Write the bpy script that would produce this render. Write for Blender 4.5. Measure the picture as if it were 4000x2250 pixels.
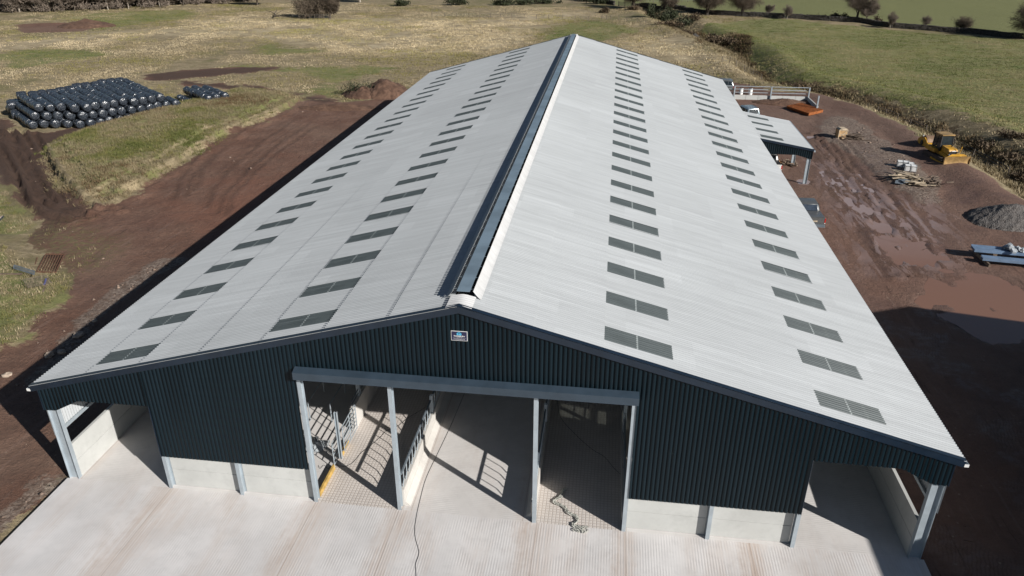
import bpy, bmesh, math, random
import numpy as np
from mathutils import Vector, Matrix, Quaternion

# ---------------------------------------------------------------- scene, camera, light
for o in list(bpy.data.objects):
    bpy.data.objects.remove(o, do_unlink=True)
scene = bpy.context.scene
COL = scene.collection
R = math.radians

cam_d = bpy.data.cameras.new('camera')
cam = bpy.data.objects.new('camera', cam_d)
COL.objects.link(cam)
cam.location = (4.876, -22.57, 21.666)
cam.rotation_euler = (R(90 - 26.185), 0.0, R(7.555))
cam_d.sensor_width = 36.0
cam_d.lens = 26.128
cam_d.clip_start = 0.5
cam_d.clip_end = 6000.0
scene.camera = cam

SUN_EL, SUN_ROT = 27.2, 124.0            # elevation; clockwise from +Y
sun_dir = Vector((math.sin(R(SUN_ROT)) * math.cos(R(SUN_EL)), math.cos(R(SUN_ROT)) * math.cos(R(SUN_EL)), math.sin(R(SUN_EL))))
sun_d = bpy.data.lights.new('sun', 'SUN')
sun_d.energy = 4.8
sun_d.angle = R(0.53)
sun_d.color = (1.0, 0.962, 0.915)
sun = bpy.data.objects.new('sun', sun_d)
COL.objects.link(sun)
sun.rotation_euler = (-sun_dir).to_track_quat('-Z', 'Y').to_euler()
sun.location = (60, -40, 60)

world = bpy.data.worlds.new('World')
scene.world = world
world.use_nodes = True
wn = world.node_tree
wn.nodes.clear()
w_out = wn.nodes.new('ShaderNodeOutputWorld')
w_bg = wn.nodes.new('ShaderNodeBackground')
w_sky = wn.nodes.new('ShaderNodeTexSky')
w_sky.sky_type = 'NISHITA'
w_sky.sun_disc = False
w_sky.sun_elevation = R(SUN_EL)
w_sky.sun_rotation = R(SUN_ROT)
w_sky.altitude = 150
w_sky.air_density = 1.0
w_sky.dust_density = 0.6
w_sky.ozone_density = 2.0
w_bg.inputs['Strength'].default_value = 0.040
wn.links.new(w_sky.outputs[0], w_bg.inputs['Color'])
wn.links.new(w_bg.outputs[0], w_out.inputs['Surface'])

scene.view_settings.view_transform = 'Standard'
scene.view_settings.look = 'None'
scene.view_settings.gamma = 1.0
scene.view_settings.exposure = 0.46
scene.cycles.max_bounces = 8
scene.cycles.transparent_max_bounces = 12

rng = np.random.default_rng(11)
rnd = random.Random(5)

# ---------------------------------------------------------------- object helpers
def tag(o, label=None, cat=None, group=None, kind=None):
    if label: o['label'] = label
    if cat: o['category'] = cat
    if group: o['group'] = group
    if kind: o['kind'] = kind
    return o

def empty(name, loc=(0, 0, 0), rz=0.0, parent=None):
    o = bpy.data.objects.new(name, None)
    o.empty_display_size = 0.3
    COL.objects.link(o)
    o.location = loc
    o.rotation_euler = (0, 0, rz)
    if parent: o.parent = parent
    return o

def thing(name, label, cat, loc=(0, 0, 0), rz=0.0, group=None):
    return tag(empty(name, loc, rz), label, cat, group)

def copy_tree(o, parent=None):
    c = o.copy()
    COL.objects.link(c)
    if parent is not None: c.parent = parent
    for ch in o.children:
        copy_tree(ch, c)
    return c

def mesh_np(name, verts, faces, mat, parent=None, smooth=False, loc=None):
    verts = np.asarray(verts, np.float32); faces = np.asarray(faces, np.int32)
    k = faces.shape[1]
    me = bpy.data.meshes.new(name)
    me.vertices.add(len(verts)); me.vertices.foreach_set('co', verts.ravel())
    me.loops.add(faces.size); me.loops.foreach_set('vertex_index', faces.ravel())
    me.polygons.add(len(faces))
    me.polygons.foreach_set('loop_start', np.arange(0, faces.size, k, dtype=np.int32))
    me.polygons.foreach_set('loop_total', np.full(len(faces), k, np.int32))
    if smooth: me.polygons.foreach_set('use_smooth', np.ones(len(faces), bool))
    me.update(calc_edges=True)
    if mat: me.materials.append(mat)
    o = bpy.data.objects.new(name, me)
    COL.objects.link(o)
    if parent: o.parent = parent
    if loc is not None: o.location = loc
    return o

class MB:
    """collects simple solids, then links them as one mesh object"""
    def __init__(s):
        s.v = []; s.f = []
    def add(s, vs, fs):
        n = len(s.v)
        s.v.extend([tuple(p) for p in vs]); s.f.extend([tuple(i + n for i in f) for f in fs])
        return s
    def box(s, c, size, rz=0.0, rot=None):
        M = rot if rot is not None else Matrix.Rotation(rz, 3, 'Z')
        hx, hy, hz = size[0] / 2, size[1] / 2, size[2] / 2
        vs = [Vector(c) + M @ Vector((sx * hx, sy * hy, sz * hz)) for sz in (-1, 1) for sy in (-1, 1) for sx in (-1, 1)]
        return s.add(vs, [(0, 2, 3, 1), (4, 5, 7, 6), (0, 1, 5, 4), (2, 6, 7, 3), (1, 3, 7, 5), (0, 4, 6, 2)])
    def span(s, a, b):
        c = [(a[i] + b[i]) / 2 for i in range(3)]
        return s.box(c, [abs(b[i] - a[i]) for i in range(3)])
    def beam(s, p0, p1, w, h, up=(0, 0, 1)):
        p0, p1 = Vector(p0), Vector(p1); d = p1 - p0; L = d.length; d.normalize()
        u = Vector(up)
        if abs(d.dot(u)) > 0.98: u = Vector((0, 1, 0))
        x = d.cross(u).normalized(); z = x.cross(d).normalized()
        M = Matrix((x, d, z)).transposed()
        return s.box((p0 + p1) / 2, (w, L, h), rot=M)
    def tube(s, pts, r, n=8, r1=None, cap=True):
        pts = [Vector(p) for p in pts]; m = len(pts); vs = []; fs = []
        for i, p in enumerate(pts):
            d = (pts[min(i + 1, m - 1)] - pts[max(i - 1, 0)]).normalized()
            u = Vector((0, 0, 1)) if abs(d.z) < 0.9 else Vector((1, 0, 0))
            x = d.cross(u).normalized(); y = x.cross(d)
            rr = r if r1 is None else r + (r1 - r) * i / (m - 1)
            for k in range(n):
                a = 2 * math.pi * k / n
                vs.append(p + (x * math.cos(a) + y * math.sin(a)) * rr)
        for i in range(m - 1):
            for k in range(n):
                a = i * n + k; b = i * n + (k + 1) % n
                fs.append((a, b, b + n, a + n))
        if cap:
            fs.append(tuple(range(n - 1, -1, -1))); fs.append(tuple(range((m - 1) * n, m * n)))
        return s.add(vs, fs)
    def prism(s, poly, a, b, axis='x'):
        """polygon extruded along an axis from a to b; poly in the two other coordinates"""
        n = len(poly); vs = []
        for t in (a, b):
            for (p, q) in poly:
                vs.append({'x': (t, p, q), 'y': (p, t, q), 'z': (p, q, t)}[axis])
        fs = [tuple(range(n)), tuple(range(2 * n - 1, n - 1, -1))]
        for i in range(n):
            j = (i + 1) % n
            fs.append((i, i + n, j + n, j))
        return s.add(vs, fs)
    def ibeam(s, p0, p1, w, d, t, updir):
        """I section from p0 to p1; the web runs along updir, flanges at both ends of it"""
        p0, p1 = Vector(p0), Vector(p1); u = Vector(updir).normalized()
        e = u * (d / 2 - t / 2)
        s.beam(p0 + e, p1 + e, w, t, up=u); s.beam(p0 - e, p1 - e, w, t, up=u)
        s.beam(p0, p1, t * 0.8, d - 2 * t - 0.001, up=u)
        return s
    def build(s, name, mat, parent=None, smooth=False, bevel=0.0, loc=None, rz=0.0):
        me = bpy.data.meshes.new(name)
        me.from_pydata([tuple(p) for p in s.v], [], s.f)
        bm = bmesh.new(); bm.from_mesh(me)
        bmesh.ops.recalc_face_normals(bm, faces=bm.faces)
        if bevel:
            bmesh.ops.bevel(bm, geom=[e for e in bm.edges if len(e.link_faces) == 2 and e.calc_face_angle(0) > 0.5], offset=bevel, segments=2, affect='EDGES', clamp_overlap=True)
        bm.to_mesh(me); bm.free()
        if smooth:
            for p in me.polygons: p.use_smooth = True
        me.materials.append(mat)
        o = bpy.data.objects.new(name, me)
        COL.objects.link(o)
        if loc is not None: o.location = loc
        if rz: o.rotation_euler = (0, 0, rz)
        if parent: o.parent = parent
        return o

# ---------------------------------------------------------------- numpy noise and masks
def _hash(ix, iy, seed):
    n = (ix.astype(np.int64) * 374761393 + iy.astype(np.int64) * 668265263 + seed * 1274126177) & 0x7fffffff
    n = (n ^ (n >> 13)) * 1274126177 & 0x7fffffff
    return ((n ^ (n >> 16)) & 0xffff) / 65535.0
def vnoise(x, y, seed=0):
    ix = np.floor(x); iy = np.floor(y); fx = x - ix; fy = y - iy
    fx = fx * fx * (3 - 2 * fx); fy = fy * fy * (3 - 2 * fy)
    a = _hash(ix, iy, seed); b = _hash(ix + 1, iy, seed); c = _hash(ix, iy + 1, seed); d = _hash(ix + 1, iy + 1, seed)
    return (a + (b - a) * fx) * (1 - fy) + (c + (d - c) * fx) * fy
def fbm(x, y, seed=0, o=4):
    t = 0; a = 0.5; n = 0
    for k in range(o):
        t = t + a * vnoise(x * 2 ** k, y * 2 ** k, seed + k); n += a; a *= 0.55
    return t / n
def inpoly(x, y, poly):
    r = np.zeros(x.shape, bool); n = len(poly)
    for i in range(n):
        x0, y0 = poly[i]; x1, y1 = poly[(i + 1) % n]
        if y0 == y1: continue
        c = ((y0 > y) != (y1 > y)) & (x < (x1 - x0) * (y - y0) / (y1 - y0) + x0)
        r ^= c
    return r
def mask(x, y, poly, r=0.5, warp=0.6, seed=3):
    out = np.zeros(x.shape, np.float32)
    P = np.array(poly); m = r + warp + 0.5
    s = (x > P[:, 0].min() - m) & (x < P[:, 0].max() + m) & (y > P[:, 1].min() - m) & (y < P[:, 1].max() + m)
    if not s.any(): return out
    X = x[s]; Y = y[s]
    wx = (fbm(X * 0.45, Y * 0.45, seed) - 0.5) * 3 * warp; wy = (fbm(X * 0.45 + 31, Y * 0.45, seed + 9) - 0.5) * 3 * warp
    acc = np.zeros(X.shape, np.float32)
    J = [(0, 0), (1, 0), (-1, 0), (0, 1), (0, -1), (.7, .7), (-.7, .7), (.7, -.7), (-.7, -.7)]
    for jx, jy in J:
        acc += inpoly(X + wx + jx * r, Y + wy + jy * r, poly)
    out[s] = acc / len(J)
    return out
def polydist(x, y, line, lim=6.0):
    d = np.full(x.shape, 1e3, np.float32)
    P = np.array(line)
    s = (x > P[:, 0].min() - lim) & (x < P[:, 0].max() + lim) & (y > P[:, 1].min() - lim) & (y < P[:, 1].max() + lim)
    X = x[s]; Y = y[s]; D = np.full(X.shape, 1e3)
    for (ax, ay), (bx, by) in zip(line[:-1], line[1:]):
        vx, vy = bx - ax, by - ay; L = vx * vx + vy * vy + 1e-9
        t = np.clip(((X - ax) * vx + (Y - ay) * vy) / L, 0, 1)
        D = np.minimum(D, np.hypot(X - ax - t * vx, Y - ay - t * vy))
    d[s] = D
    return d
def sstep(a, b, v):
    t = np.clip((v - a) / (b - a), 0, 1)
    return t * t * (3 - 2 * t)
# ---------------------------------------------------------------- materials
class NT:
    def __init__(s, name):
        s.m = bpy.data.materials.new(name); s.m.use_nodes = True
        s.t = s.m.node_tree; s.t.nodes.clear()
        s.out = s.t.nodes.new('ShaderNodeOutputMaterial')
        s.bsdf = s.t.nodes.new('ShaderNodeBsdfPrincipled')
        s.t.links.new(s.bsdf.outputs[0], s.out.inputs['Surface'])
        s._tc = None
    def n(s, t, **kw):
        o = s.t.nodes.new(t)
        for k, v in kw.items(): setattr(o, k, v)
        return o
    def put(s, sock, v):
        if hasattr(v, 'is_output') or isinstance(v, bpy.types.NodeSocket): s.t.links.new(v, sock)
        elif isinstance(v, (tuple, list)) and len(v) == 3 and sock.type == 'RGBA': sock.default_value = (*v, 1)
        else: sock.default_value = v
    def co(s):
        if s._tc is None: s._tc = s.n('ShaderNodeTexCoord').outputs['Object']
        return s._tc
    def map(s, scale=(1, 1, 1), loc=(0, 0, 0), vec=None, rot=(0, 0, 0)):
        m = s.n('ShaderNodeMapping'); s.put(m.inputs['Vector'], vec or s.co())
        m.inputs['Scale'].default_value = scale; m.inputs['Location'].default_value = loc; m.inputs['Rotation'].default_value = rot
        return m.outputs[0]
    def noise(s, scale, detail=4, rough=0.55, vec=None, dist=0.0, col=False):
        n = s.n('ShaderNodeTexNoise'); s.put(n.inputs['Vector'], vec or s.co())
        n.inputs['Scale'].default_value = scale; n.inputs['Detail'].default_value = detail
        n.inputs['Roughness'].default_value = rough; n.inputs['Distortion'].default_value = dist
        return n.outputs['Color' if col else 'Fac']
    def voro(s, scale, vec=None, feature='F1', out='Distance', rand=1.0):
        n = s.n('ShaderNodeTexVoronoi', feature=feature); s.put(n.inputs['Vector'], vec or s.co())
        n.inputs['Scale'].default_value = scale; n.inputs['Randomness'].default_value = rand
        return n.outputs[out]
    def wave(s, scale, vec=None, direction='X', dist=0.0, profile='SIN'):
        n = s.n('ShaderNodeTexWave', bands_direction=direction, wave_profile=profile); s.put(n.inputs['Vector'], vec or s.co())
        n.inputs['Scale'].default_value = scale; n.inputs['Distortion'].default_value = dist
        return n.outputs['Fac']
    def math(s, op, a, b=None, c=None, clamp=False):
        n = s.n('ShaderNodeMath', operation=op, use_clamp=clamp)
        s.put(n.inputs[0], a)
        if b is not None: s.put(n.inputs[1], b)
        if c is not None: s.put(n.inputs[2], c)
        return n.outputs[0]
    def ramp(s, v, a, b, lo=0.0, hi=1.0, smooth=True):
        n = s.n('ShaderNodeMapRange', interpolation_type='SMOOTHSTEP' if smooth else 'LINEAR')
        s.put(n.inputs[0], v)
        for i, x in zip((1, 2, 3, 4), (a, b, lo, hi)): n.inputs[i].default_value = x
        return n.outputs[0]
    def mix(s, f, a, b, mode='MIX'):
        n = s.n('ShaderNodeMix', data_type='RGBA', blend_type=mode)
        s.put(n.inputs['Factor'], f)
        s.put([i for i in n.inputs if i.name == 'A' and i.type == 'RGBA'][0], a)
        s.put([i for i in n.inputs if i.name == 'B' and i.type == 'RGBA'][0], b)
        return [o for o in n.outputs if o.type == 'RGBA'][0]
    def attr(s, name, out='Fac'):
        n = s.n('ShaderNodeAttribute', attribute_name=name)
        return n.outputs[out]
    def bump(s, h, strength=0.5, dist=0.05, normal=None):
        n = s.n('ShaderNodeBump'); n.inputs['Strength'].default_value = strength; n.inputs['Distance'].default_value = dist
        s.put(n.inputs['Height'], h)
        if normal is not None: s.put(n.inputs['Normal'], normal)
        return n.outputs[0]
    def set(s, **kw):
        for k, v in kw.items(): s.put(s.bsdf.inputs[k.replace('_', ' ')], v)
        return s.m

def simple(name, c, rough=0.6, metal=0.0, var=0.25, scale=3.0, dirt=None, dirt_amt=0.5, bump=0.0, coat=0.0, spec=0.5):
    t = NT(name)
    f = t.noise(scale, 5, 0.6)
    col = t.mix(t.ramp(f, 0.3, 0.7), tuple(x * (1 - var) for x in c), tuple(min(1, x * (1 + var * 0.6)) for x in c))
    if dirt:
        d = t.ramp(t.noise(scale * 0.45, 6, 0.65, dist=0.6), 0.62 - 0.3 * dirt_amt, 0.72)
        col = t.mix(t.math('MULTIPLY', d, dirt_amt), col, dirt)
    t.set(Base_Color=col, Roughness=t.ramp(t.noise(scale * 2.3, 3), 0.3, 0.7, rough * 0.85, min(1, rough * 1.12)), Metallic=metal)
    t.bsdf.inputs['Specular IOR Level'].default_value = spec
    if coat: t.set(Coat_Weight=coat, Coat_Roughness=0.12)
    if bump: t.set(Normal=t.bump(t.noise(scale * 6, 6, 0.7), 0.6, bump))
    return t.m

M = {}
# fibre-cement sheeting: every sheet has its own tone, long weather streaks run down the slope
def roof_mat():
    t = NT('fibre_cement')
    sep = t.n('ShaderNodeSeparateXYZ'); t.put(sep.inputs[0], t.co())
    x, y, z = sep.outputs
    row = t.math('FLOOR', t.math('DIVIDE', t.math('ADD', x, 40.0), 2.55))
    shy = t.math('FLOOR', t.math('DIVIDE', t.math('ADD', y, 40.22), 1.02))
    comb = t.n('ShaderNodeCombineXYZ'); t.put(comb.inputs[0], row); t.put(comb.inputs[1], shy)
    wn_ = t.n('ShaderNodeTexWhiteNoise', noise_dimensions='2D'); t.put(wn_.inputs['Vector'], comb.outputs[0])
    comb2 = t.n('ShaderNodeCombineXYZ'); t.put(comb2.inputs[0], t.math('FLOOR', t.math('DIVIDE', row, 3.0))); t.put(comb2.inputs[1], t.math('FLOOR', t.math('DIVIDE', shy, 7.0)))
    wn2 = t.n('ShaderNodeTexWhiteNoise', noise_dimensions='2D'); t.put(wn2.inputs['Vector'], comb2.outputs[0])
    streak = t.noise(1.0, 5, 0.6, vec=t.map((0.13, 3.4, 0.13)))
    fine = t.noise(1.0, 6, 0.7, vec=t.map((0.35, 9, 0.35)))
    big = t.noise(0.13, 3, 0.5)
    v = t.math('ADD', t.math('MULTIPLY', t.math('POWER', wn_.outputs[0], 6.0), 0.03), 0.375)
    v = t.math('ADD', v, t.math('MULTIPLY', t.math('SUBTRACT', wn2.outputs[0], 0.5), 0.02))
    v = t.math('ADD', v, t.math('MULTIPLY', t.math('SUBTRACT', streak, 0.5), 0.13))
    v = t.math('ADD', v, t.math('MULTIPLY', t.math('SUBTRACT', fine, 0.5), 0.16))
    v = t.math('ADD', v, t.math('MULTIPLY', t.math('SUBTRACT', big, 0.5), 0.07))
    # scattered dark fixings on the purlin lines
    c3 = t.n('ShaderNodeCombineColor'); t.put(c3.inputs[0], t.math('MULTIPLY', v, 0.935)); t.put(c3.inputs[1], t.math('MULTIPLY', v, 0.98)); t.put(c3.inputs[2], v)
    t.set(Base_Color=c3.outputs[0], Roughness=0.72)
    if 'Diffuse Roughness' in t.bsdf.inputs: t.bsdf.inputs['Diffuse Roughness'].default_value = 0.15
    t.bsdf.inputs['Specular IOR Level'].default_value = 0.45
    t.set(Normal=t.bump(fine, 0.15, 0.01))
    return t.m
M['roof'] = roof_mat()
def white_cement():
    t = NT('new_white_fibre_cement')
    v = t.ramp(t.noise(1.0, 5, 0.6, vec=t.map((1.5, 3.5, 1.5))), 0.25, 0.75, 0.45, 0.55)
    c = t.n('ShaderNodeCombineColor'); t.put(c.inputs[0], v); t.put(c.inputs[1], v); t.put(c.inputs[2], t.math('MULTIPLY', v, 0.985))
    return t.set(Base_Color=c.outputs[0], Roughness=0.65)
M['white_cement'] = white_cement()
def rooflight_mat():
    t = NT('translucent_rooflight')
    col = t.mix(t.noise(1.0, 5, 0.6, vec=t.map((0.6, 9, 0.6))), (0.042, 0.054, 0.056), (0.165, 0.195, 0.20))
    t.set(Base_Color=col, Roughness=0.45)
    tr = t.n('ShaderNodeBsdfTransparent'); tr.inputs[0].default_value = (0.62, 0.70, 0.66, 1)
    tl = t.n('ShaderNodeBsdfTranslucent'); tl.inputs[0].default_value = (0.12, 0.15, 0.14, 1)
    m1 = t.n('ShaderNodeMixShader'); m1.inputs[0].default_value = 0.30
    t.t.links.new(t.bsdf.outputs[0], m1.inputs[1]); t.t.links.new(tl.outputs[0], m1.inputs[2])
    mx = t.n('ShaderNodeMixShader'); mx.inputs[0].default_value = 0.10
    t.t.links.new(m1.outputs[0], mx.inputs[1]); t.t.links.new(tr.outputs[0], mx.inputs[2])
    t.t.links.new(mx.outputs[0], t.out.inputs['Surface'])
    return t.m
M['rooflight'] = rooflight_mat()
def clad_mat(name, c, rough=0.42):
    t = NT(name)
    sep = t.n('ShaderNodeSeparateXYZ'); t.put(sep.inputs[0], t.co())
    sh = t.math('FLOOR', sep.outputs[0])
    w = t.n('ShaderNodeTexWhiteNoise', noise_dimensions='1D'); t.put(w.inputs['W'], sh)
    f = t.noise(1.0, 5, 0.6, vec=t.map((4.0, 4.0, 0.5)))
    f = t.math('ADD', t.math('MULTIPLY', f, 0.7), t.math('MULTIPLY', w.outputs[0], 0.3))
    col = t.mix(f, tuple(x * 0.72 for x in c), tuple(x * 1.35 for x in c))
    t.bsdf.inputs['Specular IOR Level'].default_value = 0.2
    return t.set(Base_Color=col, Roughness=t.ramp(f, 0.3, 0.7, rough * 0.85, rough * 1.2))
M['clad'] = clad_mat('dark_slate_blue_cladding', (0.0028, 0.0094, 0.0142))
M['flash'] = simple('dark_blue_flashing', (0.008, 0.0165, 0.030), 0.38, var=0.2, scale=1.5)
M['canopy'] = simple('slate_grey_canopy_steel', (0.030, 0.046, 0.064), 0.4, var=0.15, scale=1.3)
M['galv'] = simple('galvanised_steel', (0.37, 0.42, 0.455), 0.5, metal=0.3, var=0.10, scale=2.0)
M['galv_dark'] = simple('dull_galvanised_steel', (0.20, 0.24, 0.275), 0.5, metal=0.35, var=0.15, scale=2.0)
M['cover'] = simple('ridge_cover_steel', (0.22, 0.29, 0.34), 0.42, metal=0.3, var=0.22, scale=0.6)
M['void'] = simple('ridge_gap_dark', (0.012, 0.013, 0.014), 0.8)
def concrete(name, c, lines=None, grid=0.0, stain=0.0, stain_x=(), courses=0.0):
    t = NT(name)
    sep = t.n('ShaderNodeSeparateXYZ'); t.put(sep.inputs[0], t.co()); x, y, z = sep.outputs
    big = t.noise(0.35, 5, 0.6); med = t.noise(2.2, 6, 0.65); fine = t.noise(24, 4, 0.7)
    col = t.mix(t.ramp(big, 0.25, 0.75), tuple(v * 0.86 for v in c), tuple(v * 1.08 for v in c))
    col = t.mix(t.math('MULTIPLY', t.ramp(med, 0.45, 0.75), 0.35), col, tuple(v * 0.72 for v in c))
    col = t.mix(t.math('MULTIPLY', t.ramp(fine, 0.5, 0.8), 0.22), col, tuple(v * 0.7 for v in c))
    h = t.math('MULTIPLY', fine, 0.15)
    if stain:
        st = t.noise(1.0, 5, 0.62, vec=t.map((0.55, 0.16, 1.0), loc=(3.1, 1.7, 0)), dist=0.4)
        near = None
        for sx, sw in stain_x:
            g = t.ramp(t.math('ABSOLUTE', t.math('SUBTRACT', t.math('ADD', x, t.math('MULTIPLY', t.math('SUBTRACT', med, 0.5), 0.9)), sx)), 0.0, sw, 1.0, 0.0)
            near = g if near is None else t.math('MAXIMUM', near, g)
        s = t.math('ADD', t.math('MULTIPLY', near, 0.62), t.ramp(st, 0.42, 0.78, 0.0, 0.55))
        streak = t.noise(1.0, 4, 0.6, vec=t.map((9.0, 0.35, 1.0)))
        s = t.math('MULTIPLY', s, t.ramp(streak, 0.3, 0.68, 0.35, 1.0))
        col = t.mix(t.math('MULTIPLY', s, stain), col, (0.40, 0.275, 0.19))
        for sx, sw in stain_x:
            j = t.ramp(t.math('ABSOLUTE', t.math('SUBTRACT', x, sx)), 0.0, 0.025, 0.45, 0.0, False)
            col = t.mix(j, col, (0.20, 0.135, 0.10))
    if lines:
        ax, per = lines
        w = t.math('SINE', t.math('MULTIPLY', t.math('ADD', (x, y)[ax], t.math('MULTIPLY', med, 0.03)), 2 * math.pi / per))
        wn0 = t.ramp(t.noise(0.9, 3, 0.5), 0.35, 0.6, 0.25, 1.0)
        w = t.math('MULTIPLY', w, wn0)
        col = t.mix(t.ramp(w, 0.1, 1.0, 0.0, 0.16), col, tuple(v * 0.62 for v in c))
        h = t.math('ADD', h, t.math('MULTIPLY', w, -0.3))
    if grid:
        def groove(v):
            f = t.math('ABSOLUTE', t.math('SUBTRACT', t.math('FRACT', t.math('DIVIDE', v, grid)), 0.5))
            return t.ramp(f, 0.30, 0.46)
        g = t.math('MAXIMUM', groove(x), groove(y))
        col = t.mix(t.math('MULTIPLY', g, 0.42), col, tuple(v * q for v, q in zip(c, (0.55, 0.48, 0.43))))
        h = t.math('ADD', h, t.math('MULTIPLY', g, -1.0))
    t.set(Base_Color=col, Roughness=0.9, Normal=t.bump(h, 0.6, 0.012))
    return t.m
CONC = (0.50, 0.475, 0.455)
M['apron'] = concrete('brushed_concrete_apron', (0.615, 0.597, 0.584), lines=(0, 0.105), stain=0.72, stain_x=((-12.8, 1.2), (-6.35, 1.1), (-2.8, 0.9), (2.9, 1.3), (6.4, 0.7), (11.2, 0.8)))
M['slab'] = concrete('brushed_concrete_floor', (0.60, 0.578, 0.558), lines=(1, 0.11), stain=0.35, stain_x=((-2.3, 0.5), (2.3, 0.5), (-17.0, 0.4)))
M['gridslab'] = concrete('grooved_concrete_floor', (0.57, 0.525, 0.485), grid=0.15)
M['panel'] = concrete('precast_concrete_panel', (0.47, 0.475, 0.455))
M['wallc'] = concrete('pale_cast_concrete', (0.53, 0.51, 0.475))
M['timber'] = simple('yellow_timber', (0.46, 0.30, 0.085), 0.7, var=0.35, scale=4, bump=0.004)
M['pale_timber'] = simple('weathered_pale_timber', (0.42, 0.34, 0.24), 0.8, var=0.4, scale=3)
M['dark_timber'] = simple('weathered_dark_timber', (0.15, 0.11, 0.08), 0.85, var=0.45, scale=3)
M['ply'] = simple('plywood_crate_boards', (0.42, 0.27, 0.13), 0.75, var=0.35, scale=4)
M['rust'] = simple('rusty_steel', (0.13, 0.062, 0.035), 0.85, var=0.4, scale=6)
M['strip'] = simple('purlin_show_through', (0.19, 0.215, 0.215), 0.6, var=0.2, scale=4)
M['sky_steel'] = simple('sky_tinted_galvanised_steel', (0.20, 0.29, 0.42), 0.4, metal=0.3, var=0.15, scale=2)  # galvanised steel with the blue sky reflection put into its colour
M['rust_shaded'] = simple('shade_darkened_orange_rust', (0.05, 0.022, 0.010), 0.9, var=0.4, scale=6)  # the orange rust darkened: deep shade put into the mat colour
M['rust_orange'] = simple('bright_orange_rust', (0.28, 0.085, 0.018), 0.8, var=0.4, scale=4)
M['cable'] = simple('black_cable', (0.022, 0.022, 0.024), 0.5)
M['black'] = simple('black_plastic', (0.015, 0.015, 0.017), 0.5)
M['tyre'] = simple('black_rubber', (0.02, 0.019, 0.018), 0.85, dirt=(0.09, 0.05, 0.035), dirt_amt=0.6)
M['yellow'] = simple('machine_yellow_paint', (0.50, 0.265, 0.022), 0.45, var=0.2, scale=2, dirt=(0.20, 0.12, 0.06), dirt_amt=0.5)
M['drum'] = simple('muddy_steel_drum', (0.21, 0.135, 0.085), 0.6, metal=0.2, var=0.3, scale=2.5)
M['blade'] = simple('worn_blade_steel', (0.42, 0.27, 0.11), 0.42, metal=0.25, var=0.35, scale=1.6, dirt=(0.26, 0.17, 0.10), dirt_amt=0.6)
M['track'] = simple('muddy_track_steel', (0.055, 0.04, 0.032), 0.8, var=0.4, scale=5)
M['glass'] = simple('dark_glass', (0.02, 0.028, 0.033), 0.08, var=0.3)
M['glass_blue'] = simple('blue_tinted_glass', (0.04, 0.052, 0.072), 0.1, var=0.3)
M['suv'] = simple('silver_blue_car_paint', (0.33, 0.39, 0.42), 0.3, metal=0.5, var=0.08, coat=0.6, dirt=(0.25, 0.18, 0.13), dirt_amt=0.2)
M['pickup'] = simple('grey_car_paint', (0.14, 0.145, 0.145), 0.32, metal=0.4, var=0.1, coat=0.5, dirt=(0.17, 0.12, 0.085), dirt_amt=0.3)
M['white_paint'] = simple('white_car_paint', (0.62, 0.62, 0.60), 0.35, var=0.08, coat=0.5, dirt=(0.26, 0.17, 0.12), dirt_amt=0.35)
M['red_lamp'] = simple('red_lamp_lens', (0.45, 0.015, 0.012), 0.15)
M['clear_lamp'] = simple('clear_lamp_lens', (0.75, 0.75, 0.73), 0.15)
M['white'] = simple('white_plastic', (0.72, 0.72, 0.70), 0.5, var=0.1)
M['grey_block'] = simple('pale_grey_plastic', (0.42, 0.43, 0.42), 0.6, var=0.25, scale=5)
M['bluepl'] = simple('blue_plastic', (0.05, 0.09, 0.42), 0.5)
M['sheet'] = simple('crumpled_clear_plastic', (0.36, 0.39, 0.41), 0.3, var=0.3, scale=6)
M['rope'] = simple('grey_green_strap', (0.40, 0.40, 0.36), 0.8, var=0.3, scale=6)
M['bark'] = simple('grey_brown_bark', (0.085, 0.068, 0.05), 0.9, var=0.4, scale=3)
M['bark_dark'] = simple('dark_bark', (0.042, 0.034, 0.026), 0.9, var=0.4, scale=3)
M['bark_pale'] = simple('pale_birch_bark', (0.34, 0.30, 0.25), 0.85, var=0.4, scale=3)
M['twig'] = simple('bare_twigs', (0.105, 0.08, 0.055), 0.9, var=0.35, scale=0.6)
M['twig_pale'] = simple('pale_bare_twigs', (0.17, 0.135, 0.105), 0.9, var=0.3, scale=0.6)
M['twig_red'] = simple('red_brown_twigs', (0.13, 0.085, 0.06), 0.9, var=0.4, scale=0.3)
M['gorse'] = simple('dark_gorse_leaves', (0.035, 0.042, 0.016), 0.9, var=0.55, scale=1.2)
M['bracken'] = simple('brown_bracken', (0.10, 0.07, 0.04), 0.9, var=0.5, scale=1.0)
M['stone'] = simple('dry_stone', (0.06, 0.053, 0.045), 0.95, var=0.5, scale=2.5, bump=0.03)
M['boulder'] = simple('pale_boulder', (0.34, 0.27, 0.21), 0.95, var=0.4, scale=4, bump=0.02)
M['pebble'] = simple('brown_pebble', (0.21, 0.15, 0.115), 0.95, var=0.5, scale=3)
M['post'] = simple('grey_fence_timber', (0.14, 0.115, 0.09), 0.9, var=0.4)
M['logs'] = simple('split_log_wood', (0.40, 0.22, 0.11), 0.85, var=0.5, scale=5)
def bale_mat():
    t = NT('black_bale_wrap')
    w = t.noise(1.0, 4, 0.6, vec=t.map((9, 2.2, 2.2)), dist=0.6)
    f = t.noise(7, 5, 0.7)
    col = t.mix(t.ramp(f, 0.35, 0.75), (0.012, 0.015, 0.02), (0.055, 0.065, 0.08))
    t.set(Base_Color=col, Roughness=t.ramp(f, 0.3, 0.7, 0.13, 0.30), Normal=t.bump(t.math('ADD', w, t.math('MULTIPLY', f, 0.6)), 0.8, 0.06))
    t.bsdf.inputs['Specular IOR Level'].default_value = 0.7
    return t.m
M['bale'] = bale_mat()
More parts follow.
